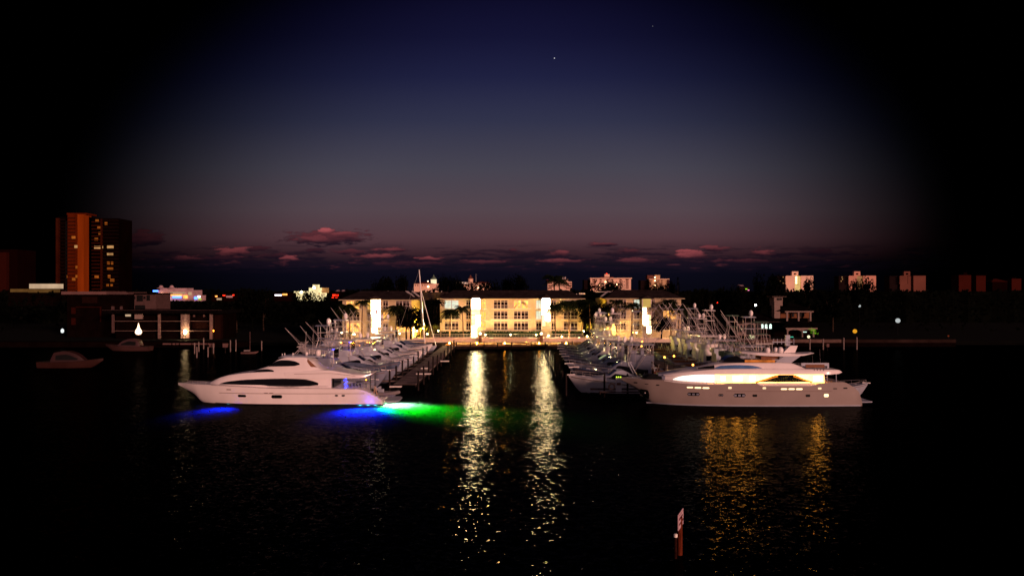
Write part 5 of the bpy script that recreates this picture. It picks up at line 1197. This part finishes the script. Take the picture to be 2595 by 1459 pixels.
# condos far right, dimming toward the edge put into their wall colours
def pair(label, uc, k, w_l, w_r, wallm, litm, Y=700):
    h = far(label, uc, Y)
    blk(h, 'wall', uc-w_l, uc-4, 698.5, VB, Y, wallm, 12); blk(h, 'wall', uc+12, uc+w_r, 698.5, VB, Y, wallm, 12); blk(h, 'stair_core', uc-3.9, uc+11.9, 699.5, VB, Y, litm, 10, 2)
    for v in (700.5, 705.5, 710.5, 715.5):
        blk(h, 'lit_landing', uc, uc+3.5, v, v+2.6, Y, 'e_town' if k < 1 else litm, .3, 1.6)
    m = MB(); x0, x1 = X(uc-8, Y)-h.location.x, X(uc+8, Y)-h.location.x; z0, z1 = Z(698.5, Y)-1.1, Z(687.5, Y)-1.1
    m.box(x0, x1, 3, 6, z1-1.6, z1); m.box(x0, x0+1.8, 3, 6, z0, z1-1.61); m.box(x1-1.8, x1, 3, 6, z0, z1-1.61); m.box(x0+1.81, x1-1.81, 3, 6, z0, z0+1.0); m.build('roof_frame', M[wallm], h)
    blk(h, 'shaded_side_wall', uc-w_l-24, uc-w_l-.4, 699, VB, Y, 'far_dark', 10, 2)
    r = random.Random(int(uc))
    for v in (701, 706, 711, 716):
        blk(h, 'balcony', uc-w_l-3, uc-w_l-.5, v, v+2.6, Y, wallm, 1.5, -1)
        if k < 2 and r.random() < .8: u = uc-w_l-r.uniform(6, 20); blk(h, 'lit_window', u, u+1.8, v, v+2.2, Y, 'e_tww', .3, 1.6)
    return h
pair('far white condo with a roof frame and lit yellow stair core, nearest the tiled house', 2018, 0, 26, 43, 'far_pink', 'e_core')
pair('second far condo with roof frame, between white and dim rose ones', 2176, 1, 24, 44, 'far_pk2', 'e_core2')
pair('third far condo with roof frame, dim rose walls', 2303, 2, 22, 43, 'far_rose', 'far_rose')
h = far('far dim red condo block near the right edge of the skyline', 2452, 700); blk(h, 'wall', 2430, 2461, 697, VB, 700, 'far_red'); blk(h, 'roof_hut', 2447, 2456, 690, 697, 700, 'far_red2', 5, 3)
h = far('smaller dim red block right of the far dim red condo', 2486, 700); blk(h, 'wall', 2474, 2498, 698, VB, 700, 'far_red'); blk(h, 'roof_slab', 2473, 2499, 696.6, 698, 700, 'far_red2', 14, -1)
h = far('low dim red roofed block second from the right edge', 2536, 720); MB().hip(X(2512,720)-h.location.x, X(2556,720)-h.location.x, 0, 14, Z(714,720)-1.1, Z(706,720)-1.1).build('roof', M['far_red'], h); blk(h, 'wall', 2515, 2553, 714, VB, 720, 'far_red2')
h = far('low dim red block at the right edge of the skyline', 2575, 720); blk(h, 'wall', 2564, 2588, 706, VB, 720, 'far_red'); blk(h, 'roof_hut', 2570, 2580, 703, 706, 720, 'far_red2', 5, 3)

# floodlit block left of the apartments, restaurant, neon building and the brown tower
h = far('floodlit cream block shining white on its roof, left of the apartments', 790, 420, 'floodlit_building')
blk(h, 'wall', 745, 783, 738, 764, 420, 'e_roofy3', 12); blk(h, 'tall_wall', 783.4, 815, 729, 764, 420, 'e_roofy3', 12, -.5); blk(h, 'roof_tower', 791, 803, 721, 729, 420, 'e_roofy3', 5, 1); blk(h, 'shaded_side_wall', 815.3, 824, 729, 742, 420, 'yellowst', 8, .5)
blk(h, 'balcony', 815.3, 823, 737, 739, 420, 'cream', 4, -2); blk(h, 'balcony', 815.3, 823, 745, 747, 420, 'cream', 4, -2)
for u, v in ((765, 740), (798, 729)): MB().sphere((X(u,420)-h.location.x, -1.6, Z(v,420)-1.1), .62).build('floodlight', M['e_flood2'], h)
for u in (748, 775, 787, 808):
    for v in (742, 749, 755): blk(h, 'window', u, u+3.5, v, v+3.4, 420, 'yellowst', .3, -.9)
h = far('distant restaurant with twin roof turrets and blue and orange lights', 430, 420, 'restaurant')
blk(h, 'wall', 395, 490, 735, 762, 420, 'dim_edge2', 12); blk(h, 'upper_wall', 402, 470, 730, 735, 420, 'dim_edge2', 9, 1.5)
for u in (402, 429): MB().lathe((X(u,420)-h.location.x, 3, Z(731,420)-1.1), [(2.6,0),(1.1,.8),(1.0,1.2),(.9,1.6),(.02,2.0)], 10).build('roof_turret', M['dim_edge2'], h)
for (u0, u1, v0, v1, e) in ((389,401,735,740,'e_bluetown'),(438,460,751,755,'e_bluetown'),(434,462,746,750,'e_orangetown'),(405,412,744,750,'e_town'),(418,424,743,748,'e_orangetown'),(432,470,740,744,'e_roofglow'),(424,432,753,758,'e_townw2'),(466,476,748,756,'e_orangetown'),(478,486,740,748,'e_roofglow'),(396,402,748,754,'e_town')):
    blk(h, 'lit_front', u0, u1, v0, v1, 420, e, .5, -.7)
h = far('small lit kiosk with blue and white lamps right of the restaurant', 500, 400, 'kiosk'); blk(h, 'wall', 491, 510, 748, 766, 400, 'dim_edge2', 6); blk(h, 'blue_sign', 493, 500, 752, 758, 400, 'e_bluetown', .4, -.5); blk(h, 'white_lamp', 502, 508, 749, 754, 400, 'e_townw2', .4, -.5); blk(h, 'green_lamp', 503, 511, 757, 759, 400, 'e_green2', .4, -.5)
h = far('distant building with red neon glow beside the apartments left end', 853, 400, 'neon_building'); blk(h, 'wall', 838, 866, 741, 764, 400, 'far_red2', 8); blk(h, 'neon_sign', 843, 858, 745.5, 750, 400, 'e_red', .4, -.5); blk(h, 'neon_sign', 841, 856, 753, 754.5, 400, 'e_red', .4, -.5)
for u in (853, 867): MB().hip(X(u-5,400)-h.location.x, X(u+5,400)-h.location.x, 1, 5, Z(738,400)-1.1, Z(734.5,400)-1.1).build('canopy', M['dim_edge2'], h)
h = far('low building with white and red lights left of the floodlit block', 707, 410, 'shop'); blk(h, 'wall', 690, 738, 742, 764, 410, 'far_red2', 8); blk(h, 'lit_front', 697, 714, 746, 749.5, 410, 'e_townw2', .4, -.5); blk(h, 'lit_front', 716, 728, 744, 748, 410, 'e_orangetown', .4, -.5)
h = far('low shop with orange window and pale roof far left of centre', 560, 400, 'shop'); blk(h, 'wall', 536, 562, 747, 766, 400, 'far_red2', 8); blk(h, 'lit_front', 546, 551, 749, 752, 400, 'e_orangetown', .4, -.5); blk(h, 'lit_front', 550, 562, 755, 760, 400, 'e_roofglow', .4, -.5); blk(h, 'white_lamp', 542, 548, 764, 766.5, 400, 'e_townw2', .4, -.9)
h = far('low shop with small red lights, right of the orange window shop', 585, 400, 'shop'); blk(h, 'wall', 566, 604, 744, 766, 400, 'far_red2', 8); blk(h, 'red_light', 565, 571, 747, 749.5, 400, 'e_red', .4, -.5); blk(h, 'red_light', 590, 594, 746, 749, 400, 'e_red', .4, -.5); blk(h, 'pale_wall', 574, 590, 749, 754, 400, 'dim_edge2', .5, -.6)
# brown residential tower on the left
T = 330.0
h = far('tall brown residential tower with an orange lit face, far left', 215, T, 'residential_tower', 'tower')
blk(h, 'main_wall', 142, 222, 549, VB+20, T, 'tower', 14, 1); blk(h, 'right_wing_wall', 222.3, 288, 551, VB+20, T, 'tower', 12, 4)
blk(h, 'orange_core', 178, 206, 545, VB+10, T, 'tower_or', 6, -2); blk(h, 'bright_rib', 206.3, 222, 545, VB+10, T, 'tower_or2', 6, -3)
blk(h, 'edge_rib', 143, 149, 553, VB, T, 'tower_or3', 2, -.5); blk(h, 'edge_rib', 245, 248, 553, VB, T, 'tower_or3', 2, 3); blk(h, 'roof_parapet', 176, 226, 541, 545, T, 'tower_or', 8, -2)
for (a, b) in ((164, 170), (171.5, 177.5)): blk(h, 'window_strip', a, b, 560, VB, T, 'black', .3, .6)
r = random.Random(9)
for (u0, u1, v, e) in ((170,191,626,'e_tww'),(196,204,626,'e_tww'),(227,249,626,'e_tww'),(189,198,603,'e_tw'),(172,182,664,'e_tw'),(172,183,648,'e_tw'),(199,216,678,'e_tw'),(167,183,701,'e_tw'),(190,198,708,'e_tw'),(199,206,701,'e_tw'),(175,184,585,'e_tw'),(230,238,558,'e_tw'),(235,244,576,'e_tw'),(238,246,590,'e_tw'),(228,236,605,'e_tw'),(228,238,701,'e_tw'),
                       (260,276,625,'e_tww'),(260,275,644,'e_tww'),(260,266,666,'e_tw'),(270,275,666,'e_tw'),(260,275,681,'e_tw'),(262,268,701,'e_tw'),(268,278,710,'e_tw'),(258,264,722,'e_tw'),(269,274,722,'e_tw'),(254,260,565,'e_tw'),(262,268,700,'e_tw')):
    y = -3.2 if 206 < u0 < 222 else (-2.3 if 178 <= u0 < 206 else (.6 if u0 < 222 else 3.6)); blk(h, 'lit_window', u0, u1, v-4, v+3, T, e, .3, y)
for v in range(560, 735, 9): blk(h, 'balcony', 224, 244, v, v+2.5, T, 'tower_or3', 2, 2.4)
for v in range(556, 738, 9): blk(h, 'floor_slab', 250, 288.5, v, v+1.6, T, 'dim_red2', 1.2, 3.0); blk(h, 'floor_slab', 149.5, 163, v, v+1.6, T, 'dim_red2', 1.0, .2)
for v in range(552, 738, 9): blk(h, 'spandrel', 178, 198, v, v+3.2, T, 'tower_or3', .25, -2.26)
h = far('dim reddish tower at the far left edge of the photo', 18, 360, 'residential_tower', 'tower'); blk(h, 'main_wall', -30, 44, 632, VB+20, 360, 'far_red2', 14); blk(h, 'stair_core', 6, 24, 640, VB, 360, 'dim_red', 2, -2.2)
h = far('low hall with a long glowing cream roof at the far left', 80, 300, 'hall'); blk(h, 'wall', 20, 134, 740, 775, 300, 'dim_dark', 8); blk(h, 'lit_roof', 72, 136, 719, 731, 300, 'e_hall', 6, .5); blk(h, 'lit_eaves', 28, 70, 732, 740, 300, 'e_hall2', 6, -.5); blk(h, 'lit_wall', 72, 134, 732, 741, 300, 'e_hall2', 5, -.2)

# ------------------------------------------------------------------ left bank
LB_Y = 222.0
tag(MB().box(-420, X(620, 212), 211.6, 216, -.5, 1.55).build('seawall', M['dim_dark']), 'dim concrete seawall along the left bank', 'wall')
tag(MB().box(-420, -54.2, 216.1, 300, .4, 1.6).build('left_bank', M['soil']), kind='structure')
h = far('dark two storey waterfront apartments with tall white columns on the left bank', 440, LB_Y, 'waterfront_apartments', 'apartments')
def lb(name, u0, u1, v0, v1, mt, d=.6, y=0.0): return blk(h, name, u0, u1, v0, v1, LB_Y, mt, d, y)
lb('wall', 282, 560, 793, 880, 'dim_dark', 10, 2.5); lb('roof', 268, 566, 785.5, 794, 'house_roof', 16, -1.5); lb('roof_edge', 268, 566, 785, 785.6, 'dim_wall', 1, -2)
lb('right_wall', 540, 556, 797, 872, 'dim_red2', 2, 1.0)
lb('column', 400, 405.5, 796, 858, 'dim_column'); lb('column', 458, 463.5, 796, 857, 'dim_column'); lb('column', 464, 474, 796, 857, 'house', .5, .3); lb('column', 474.5, 479, 796, 857, 'dim_column'); lb('column', 531, 538, 796, 859, 'dim_column'); lb('column', 283, 288, 796, 843, 'dim_wall'); lb('column', 341, 360, 795, 808, 'house')
for v in (813.5, 838): lb('balcony_rail', 290, 538, v-.5, v+.5, 'dim_column', .12, -.2)
lb('lit_window', 309, 322, 797, 802, 'e_hall', .3, 1.9); lb('lit_door', 395, 399, 815, 827, 'e_tww', .3, 1.9); lb('curtain_wall', 480, 530, 816, 833, 'dim_red2', .3, 2.0)
for (u0, u1) in ((482, 487), (508, 512)): lb('curtain', u0, u1, 797, 803, 'dim_edge', .2, 1.9)
def upl(u, v, e, r, lab, Y=LB_Y-1.2, em='e_globe', col=(1,.7,.4), flame=False):
    t = thing('uplight', lab, 'lamp', (X(u, Y), Y, 1.6))
    MB().lathe((0, 0, 0), [(.25, 0), (.22, .2), (.1, .25), (.08, Z(v, Y)-1.6)], 8).build('post', M['dim_dark'], t)
    if flame: MB().lathe((0, 0, Z(v, Y)-1.6), [(.05, -.6), (.62, -.45), (.95, .1), (.85, .7), (.42, 1.4), (.22, 2.2), (.02, 3.0)], 10).build('lamp', M[em], t, 60)  # spreading glow of the uplight shaped as a solid teardrop
    else: MB().sphere((0, 0, Z(v, Y)-1.6), r, 1, 1, 1.5, 10, 7).build('lamp', M[em], t, 60)
    li = bpy.data.lights.new('uplight_glow', 'POINT'); li.energy = e; li.color = col; li.shadow_soft_size = .3
    o = bpy.data.objects.new('bulb', li); COL.objects.link(o); o.parent = t; o.location = (0, -r-.35, Z(v, Y)-1.6+.3)
upl(469, 841, 210, .42, 'bright uplight at the foot of the wide white column of the left apartments', em='e_up')
upl(351, 843, 160, .5, 'flame shaped white lamp before the left apartments', em='e_up2', flame=True)
upl(541, 838, 50, .2, 'small orange wall lamp at the right corner of the left apartments', LB_Y-.6, 'e_orange', (1,.35,.08))
upl(158, 838, 6, .45, 'dim white lamp standing alone on the dark left bank', 220, 'e_dimw')
h = far('pale stucco house with small dark arched windows above the left apartments', 360, 236, 'stucco_house', 'house')
blk(h, 'wall', 326, 395, 745, 800, 236, 'dim_wall', 10); blk(h, 'roof', 322, 398, 742.5, 745, 236, 'dim_dark', 12, -1)
for (u0, u1, v0, v1) in ((340,343,751,758),(348,362,748,763),(365,369,751,757),(373,380,748,761),(344,368,773,783)): blk(h, 'window', u0, u1, v0, v1, 236, 'black', .3, -.32)
h = far('flat roofed dark building with a pale roof edge on the left bank', 240, 232, 'flat_roofed_building', 'building')
blk(h, 'wall', 165, 324, 746, 862, 232, 'dim_dark', 10, 1); blk(h, 'roof_edge', 158, 272, 738.5, 746, 232, 'dim_edge', 12, -.6); blk(h, 'roof_edge', 272.5, 326, 740, 746, 232, 'dim_wall', 12, -.4)
blk(h, 'dim_column', 178, 188, 779, 795, 232, 'dim_red', .4, .5); blk(h, 'dim_column', 178, 188, 806, 823, 232, 'dim_red', .4, .5); blk(h, 'window_frame', 190, 253, 777, 779, 232, 'dim_red', .3, .6); blk(h, 'window_frame', 250, 253, 779.2, 815, 232, 'dim_red', .3, .6); blk(h, 'dim_panel', 205, 243, 752, 768, 232, 'dim_red2', .3, .6)
blk(h, 'column', 280, 287, 776, 786, 232, 'dim_wall', .4, .4); blk(h, 'column', 302, 308, 776, 786, 232, 'dim_wall', .4, .4)
# jetty beams, pilings and small boats off the left bank
jt = thing('jetty', 'low pale edged jetty along the left bank', 'jetty', (0, 209, 0)); m = MB()
for (u0, u1) in ((412,433),(437,443),(446,452),(456,484),(487,523),(526,542)): m.box(X(u0,209), X(u1,209), 0, .3, Z(873,209), Z(869.5,209))
m.build('edge_beam', M['dim_edge'], jt); MB().box(X(400,209), X(556,209), .31, 2.4, .9, Z(870.2,209)).build('deck', M['dim_dark'], jt)
piles([(X(u, Y), Y) for u, Y in ((493,190),(504,196),(499,178),(527,180),(541,190),(584,196),(598,198),(516,205),(663,200))], 'bleached thin piling off the left bank, %s in the group', 'bleached pilings off the left bank', 'pale_pile', 2.6, .15, nm='mooring_piling')
for i, u in enumerate((537, 571)):
    t = thing('pile_box', 'pale box fixed on a left bank mooring post, %s of two' % ('left', 'right')[i], 'box', (X(u, 192), 192, 0)); MB().tube([(0,0,-1.7),(0,0,1.5)], .12).build('post', M['pile'], t); MB().box(-.55, .55, -.4, .4, 1.5, 2.5).build('box', M['dim_edge'], t)
def small_boat(label, u0, u1, vw, Yw, mt, cab=None, mast=False, name='motorboat', flip=1):
    Ln = (u1-u0)/F*Yw; t = thing(name, label, 'boat', (X((u0+u1)/2, Yw), Yw, 0)); k = Ln/8
    f = lambda a: flip*a*k
    b = Body(-4*k, 4*k, cur([(-4*k,-.1),(2.2*k,-.1),(4*k,.9*k)]), cur([(-4*k,.75*k),(0,.8*k),(4*k,1.15*k)]), cur([(-4*k,.9*k),(0,1.0*k),(2.6*k,.3*k),(4*k,.02)]), cur([(-4*k,1.1*k),(0,1.3*k),(2.8*k,.8*k),(4*k,.05)]), 24, 5, .8, .06)
    m = MB(); b.mesh(m); o = m.build('hull', M[mt], t, 40)
    if cab:
        c = Body(-2.4*k, 1.8*k, K(.7*k), cur([(-2.4*k,1.0*k),(-1.9*k,1.95*k),(-.6*k,2.1*k),(.6*k,1.8*k),(1.8*k,.95*k)]), cur([(-2.4*k,.9*k),(1.8*k,.6*k)]), cur([(-2.4*k,.75*k),(1.8*k,.4*k)]), 20, 5, 1, .05)
        m = MB(); c.mesh(m); m.build('cabin', M[cab], t, 40); m = MB(); patch(m, c, -1.7*k, 1.0*k, K(1.0*k), cur([(-1.7*k,1.6*k),(-.5*k,1.7*k),(1.0*k,1.2*k)]), 12, 2, .03); patch(m, c, -1.7*k, 1.0*k, K(1.0*k), cur([(-1.7*k,1.6*k),(-.5*k,1.7*k),(1.0*k,1.2*k)]), 12, 2, .03, 1); m.build('cabin_window', M['black'], t)
        m = MB(); m.box(-3.6*k, -2.4*k, -.8*k, .8*k, .76*k, .84*k); m.build('cockpit', M['black'], t)
    if mast:
        m = MB(); m.tube([(0,0,.8*k),(0,0,mast)], .06); m.build('mast', M['dim_edge'], t); m = MB(); m.tube([(0,0,1.5*k),(-2.8*k,0,1.4*k)], .2); m.build('sail_cover', M['canvas'], t)
    if flip < 0: t.rotation_euler = (0, 0, math.pi)
    return t
small_boat('dim red motorboat with a rounded cabin on the dark left water', 105, 262, 930, 156, 'dim_boat', 'dim_boat')
small_boat('dim pink motor cruiser moored before the flame shaped lamp', 268, 382, 884, 200, 'dim_boat2', 'dim_boat2', flip=-1)
small_boat('small sailing dinghy with a bare mast between left pilings', 612, 655, 897, 190, 'dim_edge', None, 5.6)

# ------------------------------------------------------------------ right bank
rw = thing('seawall', 'long low seawall with a pale cap along the right bank', 'wall', (0, 213.6, 0))
MB().box(X(1740, 214), X(2420, 214), 0, .5, -.5, 1.2).build('wall', M['dim_dark'], rw)
MB().box(X(1740, 214), X(2130, 214), -.1, .6, 1.203, Z(859.5, 214)).build('cap', M['pale_wall'], rw)
MB().box(X(2130.2, 214), X(2420, 214), -.1, .6, 1.203, Z(859.5, 214)).build('cap', M['pale_wall2'], rw)  # darker cap copy, fading light toward the right put into its colour
tag(MB().box(57.2, 420, 214.3, 320, .5, 1.7).build('right_bank', M['soil']), kind='structure')
HY = 232.0
h = far('pink tiled waterfront villa with chimney, cupola and arched veranda on the right bank', 1990, HY, 'waterfront_villa', 'villa')
def vb(name, u0, u1, v0, v1, mt, d=.6, y=0.0): return blk(h, name, u0, u1, v0, v1, HY, mt, d, y)
def vhip(u0, u1, v0, v1, y0, y1, mt='house_roof', ins=None):
    x = h.location.x; return MB().hip(X(u0,HY)-x, X(u1,HY)-x, y0, y1, Z(v1,HY)-1.1, Z(v0,HY)-1.1, ins).build('roof', M[mt], h)
vb('chimney', 1961, 1975.5, 763.5, 806, 'house', 2.5, -.5)
vb('cupola', 1968, 1990, 753.5, 775, 'house', 4, 2.2); vb('cupola_eaves', 1961, 1997, 750, 752, 'house', 6, 1.2); vhip(1958, 2000, 742, 750, .5, 8.5)
for u in (1976, 1983): vb('cupola_opening', u, u+4.5, 755, 760.5, 'black', .2, 1.95)
vb('upper_wall', 1980, 2056, 791, 806, 'house_or', 6, 1.5); vb('upper_eaves', 1986, 2058, 787, 791, 'house', 1.0, -1.2); vhip(1968, 2066, 768, 787, -1.6, 9)
for u in (2012, 2025, 2031.5, 2038): vb('window', u, u+4.6, 792.5, 803, 'black', .2, 1.28)
for u in (1990, 2019, 2049): c = vb('veranda_column', u, u+4, 791, 813, 'house', .5, -1.0)
vb('main_wall', 1866, 2060, 818, 864, 'dim_dark', 8, 1); vhip(1858, 1990, 795, 818, -2, 9); vhip(1970, 2066, 806, 828, -4, 5)
# left wing with arched windows
wg = vb('wing_wall', 1867, 1928, 818, 850, 'house', .8, -.6); vb('wing_eaves', 1866, 1972, 814.8, 817.5, 'house', 1.2, -1.3)
def arch(u0, u1, v0, v1, mt, y, name='arched_window'):
    x = h.location.x; a, b = X(u0,HY)-x, X(u1,HY)-x; z0, z1 = Z(v1,HY)-1.1, Z(v0,HY)-1.1; rr = (b-a)/2; rh = min(rr, (z1-z0)*.4)
    poly = [(a, z0), (b, z0)] + [((a+b)/2+rr*math.cos(t), z1-rh+rh*math.sin(t)) for t in [math.pi*i/10 for i in range(11)]]
    return MB().prism(poly, y-.06, y).build(name, M[mt], h)
for (u0, u1) in ((1868.5, 1872), (1873.5, 1880), (1883, 1888.5)): arch(u0, u1, 823, 841, 'black', -.62)
for (u0, u1) in ((1890, 1910), (1912, 1927)): arch(u0, u1, 820, 848, 'black', -.63)
for u in (1918, 1931, 1941, 1952): arch(u, u+6, 821, 833, 'e_cool', .9, 'lit_arch')
# pavilion with arches
vb('pavilion_beam', 1981, 2060, 829, 832.5, 'house', .8, -3.6)
for u in (1984, 2021, 2049): vb('pavilion_column', u, u+3.2, 832.6, 852, 'house', .6, -3.5)
for (a, b) in ((1987.3, 2020.8), (2024.3, 2048.8)):
    x = h.location.x; xa, xb = X(a,HY)-x, X(b,HY)-x; zt_, zb_ = Z(832.7,HY)-1.1, Z(838,HY)-1.1
    top = [(xa, zt_), (xb, zt_), (xb, zb_)] + [(xa+(xb-xa)*(1-i/10), zb_+(zt_-zb_-.12)*math.sin(math.pi*i/10)**.6) for i in range(1, 10)] + [(xa, zb_)]
    MB().prism(top, -3.4, -3.1).build('pavilion_arch', M['house'], h)
vb('pool_light', 1985, 1998, 850.5, 852.5, 'e_pool', .3, -4.2); vb('lit_table', 2027, 2038, 839, 841, 'e_cool', .3, -2); vb('lit_ceiling_panel', 1990, 2050, 833, 834, 'e_cool2', 2.2, -3.0)
def bush(u, v0, v1, Y, mt, label, n=220):
    hgt = (v1-v0)/F*Y; t = broad_proto(int(u), hgt, hgt*1.15, n, mt, 'garden_bush', cat='bush', trunk=False); t.location = (X(u, Y), Y, Z(v1, Y)); return tag(t, label)
bush(2063, 828, 848, 226, 'e_green2l', 'bright green lit bush at the right end of the villa pavilion'); bush(1906, 848, 862, 222, 'e_yglow', 'glowing pale yellow bush left of the villa pavilion')  # leaves glow by material in place of garden light on them
bush(1880, 842, 862, 222, 'leaf', 'dark bush under the villa arched windows'); bush(1945, 838, 862, 223, 'leaf', 'dark bush before the villa veranda', 300)
for (u, v, Y, r_, em, w) in ((1914.5,773,262,.42,'e_townw','small warm white street lamp among dark trees left of the villa'),(2178,775,270,.45,'e_dimw2','small white street lamp high among the dark trees right of the villa'),(2275,812,240,.75,'e_dimw2','large blurred white street lamp on the dark right bank'),(2166,839,226,.62,'e_orange2','orange lamp standing low on the dark right bank'),(2049,853,217,.4,'e_yglow','pale low lamp on the seawall below the villa pavilion'),(2403,851,224,.25,'e_orange3','faint orange lamp far right on the dark bank'),(1818,767,300,.25,'e_red','tiny red lamp in the dark woods right of the apartments')):
    z = Z(v, Y)-1.4; t = thing('street_lamp', w, 'street lamp', (X(u, Y), Y, 1.4)); MB().tube([(0,0,0),(0,0,z-r_)], .09, .06, 6).build('pole', M['black'], t); MB().sphere((0, -.1, z), r_, n=12, m=8).build('lamp', M[em], t, 60)
h = far('tiny house with pale roof and pink sign light in the woods', 1893, 420, 'cottage', 'house'); MB().hip(X(1874,420)-h.location.x, X(1886,420)-h.location.x, 0, 6, Z(725,420)-1.1, Z(721.5,420)-1.1).build('roof', M['dim_edge2'], h); blk(h, 'wall', 1876, 1900, 727, 745, 420, 'far_dark', 5, 1); blk(h, 'lit_window', 1890, 1895, 731, 733, 420, 'e_green2', .3, .6); blk(h, 'pink_sign', 1896, 1900, 734, 736, 420, 'e_pink', .3, .6)
piles([(X(u, 203), 203) for u in (2052, 2086, 2138, 2171)], 'tall bleached piling before the right seawall, %s from the left', 'bleached pilings before the right seawall', 'pale_pile', 3.0, .2, nm='mooring_piling')
t = thing('channel_box', 'small pale box on a post off the right seawall', 'box', (X(2097, 200), 200, 0)); MB().tube([(0,0,-1.7),(0,0,1.0)], .1).build('post', M['pile'], t); MB().box(-.35, .35, -.3, .3, 1.0, 1.85).build('box', M['dim_edge'], t)
t = thing('boat_lift', 'white pipe boat lift frame beside the villa seawall', 'boat lift', (X(1930, 208), 208, 0)); m = MB()
for u in (1929, 1951): m.tube([(X(u,208)-t.location.x, 0, -1), (X(u,208)-t.location.x, 0, Z(849,208))], .12)
m.tube([(X(1929,208)-t.location.x, 0, Z(849,208)), (X(1951,208)-t.location.x, 0, Z(849,208))], .12); m.build('frame', M['pale_pile'], t); MB().box(X(1931,208)-t.location.x, X(1949,208)-t.location.x, .2, 2.2, Z(858,208), Z(856,208)).build('cradle', M['dim_edge'], t)

# ------------------------------------------------------------------ channel marker in the near water
sg = thing('warning_sign', 'weathered white notice panel with two red lines of lettering on a red brown post', 'sign', (X(1724, 44.9), 44.9, 0))
a = math.atan2(1.45, .63); d = Vector((math.cos(a), math.sin(a), 0)); nrm = Vector((d.y, -d.x, 0))
def onp(s, z, off=0.0): p = d*s + nrm*off; return (p.x, p.y, z)
m = MB(); w = .79; zt_, zb_ = 2.67, 1.72
m.add([onp(-w, zb_, .0), onp(w, zb_, .0), onp(w, zt_, .0), onp(-w, zt_, .0), onp(-w, zb_, .04), onp(w, zb_, .04), onp(w, zt_, .04), onp(-w, zt_, .04)], [(0,3,2,1),(4,5,6,7),(0,1,5,4),(1,2,6,5),(2,3,7,6),(3,0,4,7)])
pn = m.build('sign_panel', M['panel'], sg)
m = MB(); r = random.Random(4)
for (zc, h_, s0, s1) in ((2.33, .17, -.62, .55), (2.02, .17, -.66, .66), (2.55, .05, -.6, .7)):
    s = s0
    while s < s1:
        ww = r.uniform(.05, .11); zz = h_*r.uniform(.35, .5); m.add([onp(s, zc-zz, .05), onp(s+ww, zc-zz*r.uniform(.7,1), .05), onp(s+ww, zc+zz, .05), onp(s, zc+zz*r.uniform(.6, 1), .05)], [(0,1,2,3)]); s += ww+r.uniform(.015, .06)
m.build('red_lettering', M['redpaint'], pn)
m = MB(); m.tube([(-.02, .12, -1.7), (0, .12, 2.3)], .19, .155, 10); m.build('post', M['marker_wood'], sg, 50)
mp_ = thing('marker_piling', 'dark piling with a white cap standing beside the notice panel', 'piling', (X(1710, 44.6), 44.4, 0))
m = MB(); m.tube([(0,0,-1.7),(0,0,1.28)], .095, .09, 10); m.build('post', M['marker_dark'], mp_, 50); MB().lathe((0,0,1.282), [(.12,0),(.125,.16),(.09,.19),(.02,.2)], 12).build('cap', M['cap'], mp_, 40)
